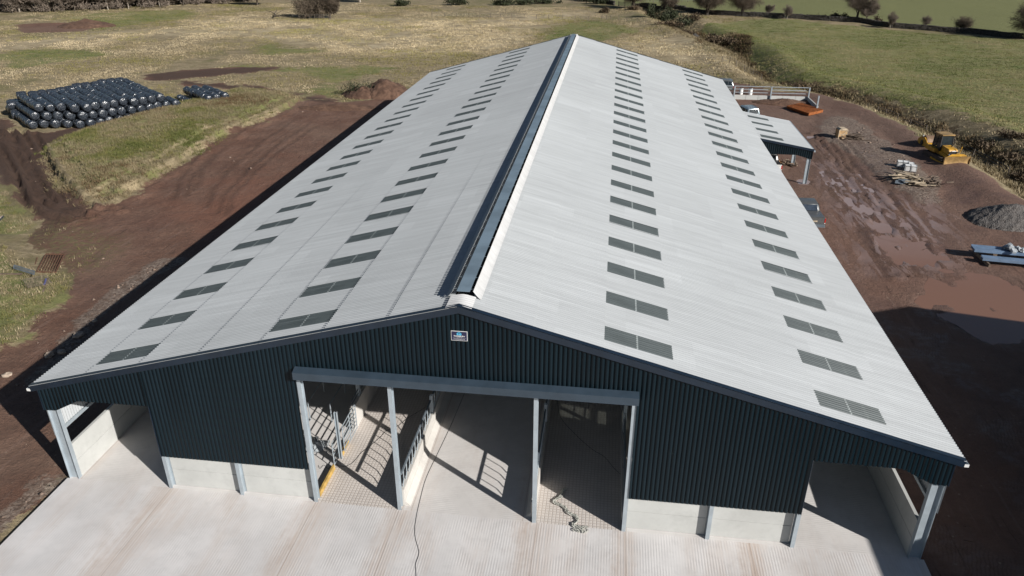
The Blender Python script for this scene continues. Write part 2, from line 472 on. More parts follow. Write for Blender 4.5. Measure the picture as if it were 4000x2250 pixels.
def tuft_mat():
    t = NT('dry_grass_blades')
    a = t.n('ShaderNodeAttribute', attribute_name='tint')
    t.set(Base_Color=a.outputs['Color'], Roughness=0.9)
    t.bsdf.inputs['Specular IOR Level'].default_value = 0.2
    return t.m
M['tuft'] = tuft_mat()
def water_mat():
    t = NT('muddy_water')
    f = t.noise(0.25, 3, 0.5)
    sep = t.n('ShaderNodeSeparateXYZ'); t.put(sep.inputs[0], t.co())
    sky_pale = t.ramp(t.math('ADD', sep.outputs[1], t.math('MULTIPLY', f, 8.0)), 30.0, 50.0)  # farther water is paler: sky reflection put into the base colour
    col = t.mix(sky_pale, (0.205, 0.108, 0.068), (0.31, 0.235, 0.215))
    t.set(Base_Color=col, Roughness=0.12, Normal=t.bump(t.noise(3.0, 3), 0.05, 0.02))
    t.bsdf.inputs['Specular IOR Level'].default_value = 0.6
    return t.m
M['water'] = water_mat()
def gravel_mat():
    t = NT('grey_gravel')
    v = t.voro(9, out='Color'); f = t.noise(1.2, 5, 0.6)
    s = t.n('ShaderNodeSeparateColor'); t.put(s.inputs[0], v)
    col = t.mix(s.outputs[0], (0.042, 0.04, 0.038), (0.125, 0.12, 0.115))
    col = t.mix(t.math('MULTIPLY', f, 0.5), col, (0.15, 0.12, 0.10))
    return t.set(Base_Color=col, Roughness=0.95, Normal=t.bump(t.voro(9), 0.9, 0.06))
M['gravel'] = gravel_mat()
def soil_mat():
    t = NT('dug_soil')
    f = t.noise(0.9, 6, 0.7)
    col = t.mix(t.ramp(f, 0.35, 0.7), (0.07, 0.036, 0.022), (0.15, 0.085, 0.055))
    col = t.mix(t.ramp(t.noise(7, 4, 0.7), 0.62, 0.72, 0, 0.6), col, (0.24, 0.17, 0.12))
    return t.set(Base_Color=col, Roughness=0.95, Normal=t.bump(t.noise(5, 6, 0.75), 1.0, 0.15))
M['soil'] = soil_mat()

def ground_mat():
    t = NT('farm_ground')
    def soft(name, nz, amp=0.55, lo=0.38, hi=0.62):
        a = t.attr(name)
        e = t.math('MULTIPLY', a, t.math('SUBTRACT', 1.0, a))      # the noise only ragged the border
        v = t.math('ADD', a, t.math('MULTIPLY', t.math('MULTIPLY', t.math('SUBTRACT', nz, 0.5), e), amp * 6))
        return t.ramp(v, lo, hi)
    n_big = t.noise(0.045, 5, 0.55, dist=0.4)
    n_med = t.noise(0.28, 5, 0.6, dist=0.3)
    n_str = t.noise(1.0, 5, 0.65, vec=t.map((0.30, 0.95, 1.0), rot=(0, 0, 0.12)), dist=0.8)
    n_fin = t.noise(2.6, 6, 0.72)
    n_vf = t.noise(9.0, 5, 0.75)
    # dead winter grass
    tan = t.mix(t.ramp(n_str, 0.32, 0.68), (0.190, 0.148, 0.082), (0.370, 0.295, 0.182))
    tan = t.mix(t.ramp(n_fin, 0.38, 0.66, 0.0, 0.65), tan, (0.135, 0.110, 0.056))
    tan = t.mix(t.ramp(n_vf, 0.55, 0.78, 0.0, 0.5), tan, (0.385, 0.315, 0.205))
    olive = t.mix(n_fin, (0.100, 0.097, 0.034), (0.185, 0.160, 0.072))
    dry = t.mix(t.ramp(t.math('ADD', t.math('MULTIPLY', n_big, 0.55), t.math('MULTIPLY', n_med, 0.45)), 0.49, 0.60, 0.0, 0.8), tan, olive)
    sw = t.math('MULTIPLY', t.attr('straw'), t.ramp(n_med, 0.30, 0.62))
    dry = t.mix(t.math('MULTIPLY', sw, 0.75), dry, t.mix(t.ramp(n_str, 0.3, 0.7), (0.33, 0.26, 0.155), (0.52, 0.43, 0.285)))
    # grazed pasture
    gr = t.mix(t.ramp(n_med, 0.3, 0.7), (0.108, 0.136, 0.034), (0.190, 0.190, 0.070))
    gr = t.mix(t.ramp(n_str, 0.46, 0.66, 0.0, 0.75), gr, (0.225, 0.190, 0.095))
    gr = t.mix(t.ramp(n_vf, 0.5, 0.75, 0.0, 0.45), gr, (0.052, 0.068, 0.016))
    g = soft('green', n_med, 0.9)
    col = t.mix(t.math('MULTIPLY', g, t.ramp(n_str, 0.25, 0.8, 1.0, 0.62)), dry, gr)
    up = t.attr('upper')
    mow = t.wave(0.55, vec=t.map((1, 1, 1), rot=(0, 0, 1.12)), dist=2.5)
    upc = t.mix(t.ramp(n_fin, 0.35, 0.7), (0.118, 0.132, 0.044), (0.172, 0.172, 0.066))
    upc = t.mix(t.math('MULTIPLY', mow, 0.30), upc, (0.205, 0.195, 0.095))
    col = t.mix(t.ramp(up, 0.4, 0.6), col, upc)
    br = t.mix(t.ramp(n_fin, 0.35, 0.65), (0.055, 0.037, 0.020), (0.150, 0.108, 0.058))
    col = t.mix(soft('bracken', n_fin, 0.9), col, br)
    # churned red mud
    mud = t.mix(t.ramp(n_med, 0.3, 0.7), (0.122, 0.060, 0.039), (0.185, 0.106, 0.073))
    mud = t.mix(t.ramp(n_fin, 0.40, 0.72, 0.0, 0.7), mud, (0.080, 0.043, 0.030))
    mud = t.mix(t.ramp(n_vf, 0.52, 0.72, 0.0, 0.6), mud, (0.20, 0.135, 0.10))
    mud = t.mix(t.ramp(n_vf, 0.46, 0.30, 0.0, 0.6), mud, (0.050, 0.027, 0.019))
    mud = t.mix(t.ramp(n_big, 0.52, 0.66, 0.0, 0.6), mud, (0.175, 0.112, 0.080))
    gx = t.n('ShaderNodeSeparateXYZ'); t.put(gx.inputs[0], t.co())
    mud = t.mix(t.ramp(gx.outputs[0], -5.0, 8.0, 0.0, 0.45), mud, (0.150, 0.098, 0.078))
    mud = t.mix(t.math('MULTIPLY', t.ramp(n_big, 0.50, 0.36, 0.0, 0.7), t.ramp(gx.outputs[0], -5.0, 8.0, 1.0, 0.25)), mud, (0.185, 0.083, 0.052))
    trk = t.noise(1.0, 4, 0.65, vec=t.map((2.6, 0.22, 1.0), rot=(0, 0, -0.16)), dist=0.5)
    mud = t.mix(t.ramp(trk, 0.40, 0.30, 0.0, 0.65), mud, (0.056, 0.030, 0.021))
    mud = t.mix(t.ramp(trk, 0.56, 0.70, 0.0, 0.45), mud, (0.205, 0.135, 0.105))
    st = t.voro(4.2, out='Color'); ss = t.n('ShaderNodeSeparateColor'); t.put(ss.inputs[0], st)
    stone = t.math('MULTIPLY', t.ramp(ss.outputs[0], 0.90, 0.93), t.ramp(t.voro(4.2), 0.02, 0.32, 1.0, 0.0))
    mud = t.mix(t.math('MULTIPLY', stone, t.ramp(n_med, 0.42, 0.6)), mud, (0.30, 0.225, 0.165))
    dark = t.attr('dark')
    mud = t.mix(t.math('MULTIPLY', dark, 0.8), mud, (0.050, 0.030, 0.021))
    m = soft('mud', n_fin, 0.9)
    sp = t.math('MULTIPLY', t.attr('sparse'), t.ramp(n_fin, 0.42, 0.62))
    mud = t.mix(t.math('MULTIPLY', sp, 0.75), mud, olive)
    col = t.mix(m, col, mud)
    gvc = t.voro(7.5, out='Color'); gs = t.n('ShaderNodeSeparateColor'); t.put(gs.inputs[0], gvc)
    gv = t.mix(gs.outputs[1], (0.085, 0.062, 0.048), (0.30, 0.245, 0.20))
    gv = t.mix(t.ramp(n_fin, 0.4, 0.65, 0.0, 0.6), gv, (0.12, 0.075, 0.052))
    gmask = soft('gravel', n_fin, 0.9)
    col = t.mix(t.math('MULTIPLY', gmask, 0.85), col, gv)
    wet = t.math('MULTIPLY', t.attr('wet'), t.ramp(n_fin, 0.35, 0.55, 1.0, 0.35))
    col = t.mix(t.math('MULTIPLY', wet, 0.55), col, (0.085, 0.052, 0.042))
    # tyre cleat marks pressed into the wet yard
    cl = t.wave(2.2, vec=t.map((1, 1, 1), rot=(0, 0, 0.35)), dist=6.0)
    clm = t.math('MULTIPLY', t.math('MULTIPLY', t.attr('wet'), t.ramp(n_med, 0.46, 0.6)), t.ramp(cl, 0.6, 0.9))
    col = t.mix(t.math('MULTIPLY', clm, 0.5), col, (0.055, 0.031, 0.023))
    # thin water films in the wheel tracks, pale sky reflection put into their colour
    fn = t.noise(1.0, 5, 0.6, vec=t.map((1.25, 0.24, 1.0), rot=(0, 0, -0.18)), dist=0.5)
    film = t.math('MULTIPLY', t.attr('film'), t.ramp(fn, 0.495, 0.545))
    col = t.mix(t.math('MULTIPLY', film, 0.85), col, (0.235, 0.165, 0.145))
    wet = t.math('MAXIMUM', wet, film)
    hgt = t.math('ADD', t.math('MULTIPLY', n_fin, 0.8), t.math('MULTIPLY', n_vf, 0.5))
    hgt = t.math('ADD', hgt, t.math('MULTIPLY', n_str, 0.7))
    bst = t.n('ShaderNodeBump'); bst.inputs['Distance'].default_value = 0.16; t.put(bst.inputs['Height'], hgt); t.put(bst.inputs['Strength'], t.ramp(wet, 0.2, 0.8, 1.0, 0.12))
    t.set(Base_Color=col, Roughness=t.ramp(wet, 0.0, 1.0, 0.95, 0.18, False), Normal=bst.outputs[0])
    t.bsdf.inputs['Specular IOR Level'].default_value = 0.35
    return t.m
M['ground'] = ground_mat()
# ---------------------------------------------------------------- ground zones, in metres on the ground
Z = {
 'yard_left': [(-62.6,47.6),(-71.3,61.7),(-63.6,54.7),(-59.5,54.5),(-58.9,55.9),(-57.0,59.4),(-54.4,60.6),(-53.5,61.5),(-54.2,55.6),(-55.1,52.4),(-53.9,46.5),(-50.8,43.7),(-47.3,40.0),(-44.8,37.3),(-41.8,34.7),(-39.3,32.9),(-37.5,32.1),(-37.1,35.5),(-37.8,41.3),(-37.8,46.4),(-38.5,55.3),(-36.9,65.8),(-36.9,75.2),(-31.8,74.8),(-26.9,77.0),(-23.3,87.3),(-22.7,95.4),(-15.9,93.0),(-9.8,15.9),(-18.1,-1.1),(-19.5,-5.6),(-29.2,4.8),(-28.7,8.7),(-28.2,10.8),(-27.7,13.6),(-28.2,16.5),(-31.3,18.8),(-34.5,22.5),(-39.2,24.9),(-39.6,27.2),(-41.7,29.2),(-43.5,30.6),(-45.4,32.1),(-48.4,34.9),(-52.8,39.0),(-56.2,40.1)],
 'yard_left2': [(-21.0,-5.8),(-31.2,4.5),(-28.7,8.7),(-28.3,11.0),(-29.3,15.5),(-28.0,18.0),(-27.5,24.9),(-19.9,27.5),(-18.1,-1.1)],
 'yard_right': [(21.0,101.2),(23.0,93.4),(29.9,87.7),(33.6,86.3),(34.8,81.9),(37.4,77.6),(38.4,73.0),(38.8,67.3),(39.2,65.1),(40.4,54.0),(40.4,50.5),(40.8,47.6),(41.4,45.1),(43.7,35.9),(25.2,-0.6),(16.7,-1.7),(19.5,32.7)],
 'gravel_spoil': [(32.1,75.4),(34.3,73.5),(35.1,66.8),(35.4,59.3),(35.7,52.3),(35.0,46.2),(32.0,41.5),(31.1,44.5),(30.7,50.3),(30.0,55.6),(29.1,60.1),(28.5,66.9)],
 'gravel_left': [(-18.2,-4.1),(-18.1,-3.4),(-18.2,-2.0),(-17.8,-0.7),(-17.8,0.0),(-18.3,0.4),(-19.0,0.0),(-18.9,-1.5),(-19.3,-3.1)],
 'gravel_edge': [(-24.4,6.0),(-24.4,7.5),(-24.4,9.7),(-25.2,13.9),(-25.5,17.1),(-24.8,20.3),(-24.6,23.1),(-26.1,23.6),(-27.3,20.0),(-27.5,16.9),(-26.7,13.7),(-25.7,9.6),(-25.5,6.8)],
 'sparse_grass': [(-39.2,24.9),(-39.6,27.2),(-37.8,28.5),(-32.0,25.9),(-30.4,21.6),(-30.4,18.9),(-32.6,19.9)],
 'bank': [(-53.8,46.8),(-50.8,43.7),(-47.3,40.0),(-44.8,37.3),(-41.8,34.7),(-39.3,32.9),(-37.5,32.1),(-37.1,35.5),(-37.8,41.3),(-37.8,46.4),(-38.5,55.3),(-36.9,65.8),(-36.9,75.2),(-41.2,77.0),(-45.4,78.6),(-49.0,76.2),(-49.8,69.1),(-52.5,64.2),(-53.5,61.5),(-54.2,55.6),(-55.1,52.4)],
 'grass_left': [(-43.5,24.4),(-40.5,24.0),(-36.0,20.8),(-33.2,19.2),(-31.3,18.8),(-29.5,16.6),(-29.1,14.4),(-28.3,11.0),(-28.7,9.6),(-29.2,7.8)],
 'grass_left2': [(-55.0,37.8),(-50.3,36.0),(-47.8,34.1),(-44.8,31.4),(-42.6,29.7),(-40.7,28.1),(-40.1,26.0),(-41.6,25.4),(-43.5,24.4)],
 'track_far': [(-69.6,89.2),(-64.0,94.2),(-55.0,99.2),(-49.1,98.4),(-56.5,91.0),(-62.3,85.9),(-65.0,83.9)],
 'track_far2': [(-61.7,86.0),(-47.3,83.2),(-40.4,79.5),(-32.9,76.2),(-32.7,74.2),(-39.1,76.2),(-45.9,80.2),(-60.5,83.9)],
 'soil_far': [(-136.7,146.4),(-125.5,152.6),(-113.5,142.0),(-114.9,136.3),(-124.4,133.7)],
 'green_right': [(22.1,159.9),(28.5,169.7),(42.6,182.4),(58.3,172.1),(89.0,151.2),(95.8,145.8),(54.6,56.1),(50.9,66.3),(47.7,77.4),(43.3,86.3),(37.7,95.3),(30.4,102.4),(29.4,115.6),(28.9,126.7),(23.9,142.0)],
 'green_upper': [(-15.3,242.7),(9.4,204.4),(28.4,190.5),(47.5,183.0),(62.5,177.4),(81.7,163.6),(90.5,154.4),(103.1,145.7),(244.2,375.9),(-23.0,340.9)],
 'green_strip1': [(-136.3,156.1),(-132.7,172.7),(-114.2,185.4),(-100.4,165.2),(-108.1,155.7),(-110.8,140.2),(-116.5,146.7),(-127.7,157.3)],
 'green_strip2': [(-109.5,108.4),(-107.4,113.6),(-94.4,112.8),(-86.3,106.8),(-88.8,102.0),(-91.8,93.5),(-94.0,89.5)],
 'green_strip3': [(-61.1,101.5),(-51.1,98.9),(-36.8,102.7),(-29.0,102.8),(-31.9,97.7),(-35.2,88.0),(-31.9,76.3),(-37.7,78.2),(-39.1,89.9),(-49.5,95.4),(-56.7,92.6)],
 'green_strip4': [(-70.0,132.5),(-58.3,120.1),(-47.0,116.6),(-51.7,113.6),(-59.8,110.3)],
 'green_mid': [(-11.6,131.6),(-7.8,163.0),(-1.1,171.9),(6.2,166.8),(10.5,151.1),(6.2,147.3),(2.2,136.2),(-2.1,141.5),(-6.3,141.0)],
 'gully': [(14.4,194.6),(24.0,161.6),(25.7,151.5),(28.8,137.0),(29.0,117.6),(30.1,100.7),(37.2,93.2),(42.4,83.2),(45.7,72.0),(48.1,58.0),(47.3,45.6),(42.1,44.9),(41.7,57.2),(40.6,70.4),(38.5,81.9),(34.2,89.9),(27.7,97.1),(25.6,113.0),(22.2,133.4),(18.2,153.8)],
 'gully_dark': [(14.7,203.0),(21.0,168.7),(26.5,151.6),(32.5,146.1),(29.7,117.7),(31.1,103.2),(35.5,98.2),(41.6,89.2),(45.2,77.1),(47.6,65.8),(49.3,52.8),(44.5,43.2),(44.1,57.5),(43.3,67.9),(40.3,84.6),(35.4,93.0),(28.6,98.9),(26.9,117.3),(23.8,133.6),(18.2,153.8)],
 'puddle_a': [(26.5,25.4),(27.4,26.9),(28.6,27.8),(30.4,28.0),(31.8,27.5),(32.3,26.2),(32.3,24.7),(31.2,20.9),(29.7,18.2),(27.2,17.8),(26.4,20.1),(25.1,21.4),(24.9,22.6),(25.7,23.8)],
 'puddle_b': [(25.7,43.0),(26.3,43.4),(26.9,41.6),(27.5,40.7),(28.1,39.1),(28.7,38.5),(29.2,37.2),(28.7,35.0),(27.2,34.2),(26.1,34.4),(25.9,36.7),(25.8,39.0),(25.5,40.9)],
 'puddle_c': [(25.3,48.7),(26.6,49.7),(27.8,47.6),(27.5,46.6),(26.2,46.5),(25.5,44.9),(25.2,45.2),(25.1,46.9)],
 'puddle_d': [(25.1,51.1),(25.8,51.0),(25.8,49.1),(25.2,48.7),(24.9,49.6)],
 'puddle_e': [(28.6,50.8),(29.0,50.2),(28.8,48.6),(28.4,48.8)],
 'puddle_f': [(28.2,47.6),(28.8,47.1),(29.1,46.0),(28.4,44.2),(28.1,44.7),(28.2,46.1)],
 'puddle_g': [(27.2,46.0),(27.7,46.1),(27.7,44.7),(26.9,44.6)],
 'puddle_h': [(22.6,47.8),(23.5,48.0),(23.9,46.7),(23.0,46.2),(22.5,46.7)],
 'puddle_i': [(27.0,64.5),(28.1,65.1),(28.9,65.1),(28.0,64.4),(27.4,63.7),(26.8,63.2)],
 'puddle_j': [(24.7,42.4),(25.2,42.5),(25.1,39.7),(24.8,39.4)],
 'puddle_k': [(27.5,57.2),(28.2,57.7),(28.2,57.1),(27.7,56.7)],
 'puddle_l': [(29.2,37.7),(30.0,37.5),(31.8,36.2),(35.4,40.5),(35.4,40.3),(32.0,35.8),(31.1,32.5),(30.9,32.7),(31.7,35.8),(29.7,37.1)],
 'puddle_m': [(26.6,32.9),(30.2,33.9),(30.0,31.4),(29.4,28.8),(27.3,29.6),(26.5,30.2)],
 'puddle_n': [(-36.2,40.0),(-35.1,40.3),(-33.7,37.1),(-34.9,37.1)],
 'puddle_o': [(-32.2,30.4),(-30.8,30.8),(-29.5,28.3),(-31.0,28.1)],
 'puddle_p': [(-32.9,22.5),(-32.9,23.5),(-32.5,23.5),(-31.1,21.4),(-29.8,19.0),(-30.3,19.1)],
 'puddle_q': [(-30.1,17.7),(-29.8,18.7),(-28.3,18.6),(-27.4,16.9),(-27.6,16.0),(-26.9,14.7),(-27.4,14.7),(-28.6,16.0)],
 'puddle_r': [(-29.4,44.1),(-28.5,42.2),(-26.9,33.5),(-27.0,32.8),(-28.0,37.6)],
 'puddle_s': [(-23.8,31.7),(-23.5,35.2),(-22.9,36.3),(-22.3,32.4),(-22.6,29.2)],
}
LN = {
 'rut1': [(-65.8,54.0),(-61.5,51.5),(-56.0,45.4),(-52.9,42.3),(-48.1,37.2),(-43.3,32.4),(-40.0,30.6),(-37.1,29.8)],
 'rut2': [(-63.5,55.3),(-58.0,49.8),(-55.0,46.7),(-50.0,41.3),(-44.7,35.9),(-40.8,32.4),(-37.7,31.3),(-35.7,31.6)],
 'rut3': [(-62.2,49.7),(-57.2,45.3),(-52.8,41.0),(-48.3,36.0),(-44.4,31.7),(-41.5,29.7),(-37.8,28.3)],
 'rut4': [(-64.7,55.1),(-56.6,47.2),(-53.5,44.0),(-48.8,38.9),(-44.1,34.1),(-41.1,31.9),(-38.1,30.6)],
 'rut5': [(-60.7,53.8),(-55.6,48.5),(-49.8,42.0),(-45.5,37.6),(-41.2,33.7),(-38.6,32.0)],
 'rutL0': [(-32.9,35.3),(-35.4,40.7),(-36.9,46.5),(-38.9,56.7),(-40.3,69.9)],
 'rutL1': [(-32.0,35.7),(-34.4,41.2),(-35.7,47.0),(-37.6,57.3),(-38.8,70.6)],
 'rutL2': [(-31.9,37.1),(-34.3,42.7),(-35.7,48.9),(-37.6,59.6),(-38.9,73.7)],
 'rutL3': [(-28.7,33.3),(-30.8,38.3),(-31.9,43.7),(-33.2,53.1),(-33.7,65.2)],
 'rutL4': [(-27.1,32.0),(-29.0,36.9),(-29.9,42.1),(-31.0,51.0),(-31.3,62.4)],
 'rutL5': [(-26.2,31.7),(-28.1,36.5),(-28.9,41.6),(-29.8,50.4),(-29.9,61.6)],
 'rutR0': [(27.2,65.4),(25.9,54.8),(25.2,46.9),(24.9,41.4),(24.8,36.2),(24.6,32.0),(24.3,26.3)],
 'rutR1': [(27.5,65.2),(26.4,54.9),(25.8,47.0),(25.4,41.5),(25.3,36.2),(25.0,32.1),(24.7,26.4)],
 'rutR2': [(27.9,65.0),(26.9,54.9),(26.3,47.1),(25.9,41.5),(25.8,36.3),(25.5,32.1),(25.1,26.4)],
 'rutR3': [(28.5,64.6),(27.8,55.1),(27.3,47.2),(26.9,41.6),(26.6,36.4),(26.3,32.2),(25.8,26.5)],
 'rutR4': [(29.1,64.2),(28.6,55.2),(28.3,47.3),(27.7,41.8),(27.4,36.5),(27.0,32.3),(26.5,26.6)],
 'rutR5': [(29.6,63.9),(29.3,55.3),(29.1,47.4),(28.5,41.9),(28.1,36.6),(27.7,32.4),(27.1,26.7)],
 'rutR6': [(30.4,63.4),(30.4,55.4),(30.4,47.6),(29.7,42.0),(29.2,36.8),(28.7,32.6),(28.1,26.8)],
 'dyke': [(-14.9,236.8),(-1.3,217.1),(9.4,202.3),(18.6,197.1),(28.2,188.6),(36.8,186.0),(47.3,182.1),(62.3,176.6),(68.3,169.6),(81.2,162.1),(89.9,153.1),(99.2,145.2)],
 'gullyline': [(14.4,194.6),(24.5,148.2),(29.3,129.2),(29.1,109.5),(30.4,99.1),(36.7,91.4),(41.9,81.7),(44.6,69.0),(45.2,53.5),(45.0,44.3)],
 'fence_far': [(-42.2,175.6),(-32.6,176.0),(-21.1,173.1),(-11.7,171.8),(-1.9,170.6)],
 'fence_gully': [(39.6,85.1),(40.2,82.7),(40.7,80.4),(41.2,77.6),(41.8,75.0),(42.5,71.5),(43.0,69.2),(43.8,66.2),(44.4,62.9),(44.9,59.8),(45.2,56.2)],
 'fence_mid': [(1.3,175.4),(2.5,174.9),(3.5,174.4),(5.5,172.2),(7.5,170.0),(9.9,167.9),(11.8,165.8)],
 'fence_mid2': [(23.1,111.1),(24.3,110.8),(25.3,109.7),(26.5,108.2),(27.8,107.0),(28.9,105.3)],
 'fence_upper': [(13.4,217.8),(22.4,221.4),(29.9,226.2),(41.5,233.0)],
 'wood': [(-160.7,160.0),(-155.3,164.4),(-147.6,169.2),(-139.0,173.3),(-131.4,179.5),(-124.1,186.9),(-115.7,198.3),(-104.4,206.0),(-92.0,212.8)],
 'trees': [(9.3,201.2),(18.6,197.1),(28.1,186.7),(36.9,187.0),(62.7,178.3),(64.1,176.0),(67.8,168.1),(75.6,169.1),(82.0,164.3),(90.2,154.3),(43.7,186.0),(47.0,180.3),(-67.2,168.7),(-72.6,210.2),(-113.3,195.1)],
 'gorse': [(-72.1,199.4),(-57.5,202.4),(-41.2,209.4),(-28.3,207.5),(-23.0,211.8),(-16.7,215.0),(-3.9,221.8),(-1.8,212.1),(1.1,187.9),(2.7,190.0),(6.9,195.6),(10.1,194.0),(14.0,184.9),(14.6,174.4),(15.8,179.7),(18.3,189.2),(19.6,176.7),(20.0,168.6),(23.4,175.5),(17.7,160.8),(12.1,189.3),(17.5,193.0),(26.2,148.4),(28.1,143.7),(59.3,182.0),(60.4,178.8),(67.2,173.3)],
 'bush': [(-72.7,169.8),(-70.3,169.2),(-68.5,168.6),(-74.5,170.4)],
 'items': [(-27.6,77.4),(33.6,36.7),(30.4,63.6),(31.9,62.9),(32.7,47.6),(33.7,54.0),(34.2,52.8),(31.6,30.5),(34.6,29.8),(-32.7,19.3),(-32.1,17.1),(-31.4,16.9),(-33.8,19.1),(-43.7,27.7),(-34.1,18.4)],
 'heap': [(-32.5,78.2),(-32.1,83.1),(-30.1,86.3),(-28.2,85.1),(-24.8,82.6),(-24.9,78.5),(-27.9,76.8)],
 'gravelheap': [(34.9,39.5),(35.4,36.9),(36.5,35.6),(39.0,37.6),(38.2,40.9),(36.3,41.2)],
 'steel': [(32.2,31.9),(31.7,30.2),(35.5,31.2),(34.5,29.0)],
 'timbers': [(31.4,49.0),(33.8,48.4),(33.5,46.5),(32.3,47.1),(31.2,47.8),(33.1,49.0)],
 'timbers2': [(30.7,63.7),(32.6,62.3),(32.0,63.9)],
 'gate_rust': [(-33.6,19.1),(-32.2,19.2),(-35.4,21.9),(-34.3,22.2),(-33.7,18.7),(-35.6,21.6)],
 'gates_old': [(-35.1,19.1),(-33.0,18.2),(-34.1,18.4),(-32.8,17.8),(-33.0,17.0),(-32.5,17.9),(-31.1,16.4),(-31.8,16.0),(-31.8,17.6),(-31.3,16.9),(-35.1,17.8),(-33.9,18.1),(-32.5,18.0),(-30.6,15.9)],
 'leftedge': [(-45.3,29.9),(-43.3,27.8)],
}
Z.update({
 'straw_band': [(-125.2,119.4),(-116.2,125.0),(-109.8,135.2),(-100.7,143.3),(-80.5,155.3),(-70.7,134.0),(-95.0,133.9),(-97.4,120.3),(-104.5,115.3),(-116.0,108.7)],
 'straw_mid': [(-102.4,162.8),(-76.7,164.0),(-59.1,172.9),(-21.1,173.5),(-12.8,148.0),(-14.5,123.4),(-25.7,114.8),(-36.4,113.3),(-44.4,114.6),(-60.9,126.5),(-72.1,132.3),(-88.7,138.0)],
 'straw_right': [(-24.2,160.8),(-15.7,195.7),(-1.8,189.9),(-8.0,164.9),(-13.9,153.0),(-15.9,133.8),(-18.8,126.6)],
 'straw_far': [(4.2,136.5),(14.9,151.7),(20.7,144.5),(23.1,128.3),(25.7,107.1),(26.0,98.5),(20.8,106.5),(14.9,115.7),(6.2,128.6)],
 'puddle_m': [(25.5,34.1),(27.1,33.7),(28.9,34.8),(30.2,33.9),(30.1,31.8),(29.4,28.8),(28.6,27.7),(26.7,27.8),(25.6,28.5),(25.3,30.8)],
 'puddle_b': [(25.7,43.0),(26.3,43.4),(26.9,41.6),(27.5,40.7),(28.1,39.1),(28.7,38.5),(29.2,37.2),(29.1,35.4),(28.3,34.3),(27.1,33.7),(26.1,34.4),(25.9,36.7),(25.8,39.0),(25.5,40.9)],
 'wet_right': [(26.5,61.0),(27.4,52.2),(29.1,48.0),(29.8,43.1),(32.1,43.9),(33.1,40.0),(31.9,36.7),(31.1,32.5),(29.7,27.9),(23.2,27.0),(24.1,35.6),(24.6,42.4),(25.0,51.9),(25.5,60.1)],
})
# ---------------------------------------------------------------- terrain
MUD = ('yard_left', 'yard_left2', 'yard_right', 'track_far', 'track_far2', 'soil_far')
WATER = ('puddle_a', 'puddle_b', 'puddle_c', 'puddle_d', 'puddle_e', 'puddle_f', 'puddle_g', 'puddle_h', 'puddle_i', 'puddle_k', 'puddle_m')
SHED_L, SHED_W = 70.9, 17.5

def height(x, y, parts=None):
    x = np.asarray(x, float); y = np.asarray(y, float)
    far = sstep(25, 60, np.maximum(np.abs(x) - 20, y - 95))
    h = -0.10 + far * ((fbm(x * 0.022, y * 0.022, 21, 3) - 0.5) * 1.1 + (fbm(x * 0.16, y * 0.16, 5, 3) - 0.5) * 0.42)
    bank = mask(x, y, ZN['bank'], 2.6, 0.5, 40)
    h = h + sstep(0.15, 1.0, bank) * (1.25 + 0.6 * (fbm(x * 0.35, y * 0.35, 8) - 0.5))
    gl = mask(x, y, ZN['grass_left'], 1.2, 0.6, 41)
    h = h + gl * (0.35 + 0.5 * (fbm(x * 0.6, y * 0.6, 18) - 0.5))
    sp = mask(x, y, ZN['gravel_spoil'], 0.8, 0.5, 42)
    h = h + sp * 0.22
    d = polydist(x, y, LN['gullyline'], 14)
    h = h - 1.5 * np.exp(-(d / 3.0) ** 2) + 0.55 * np.exp(-((d - 6) / 2.5) ** 2) * (d < 14)
    return h

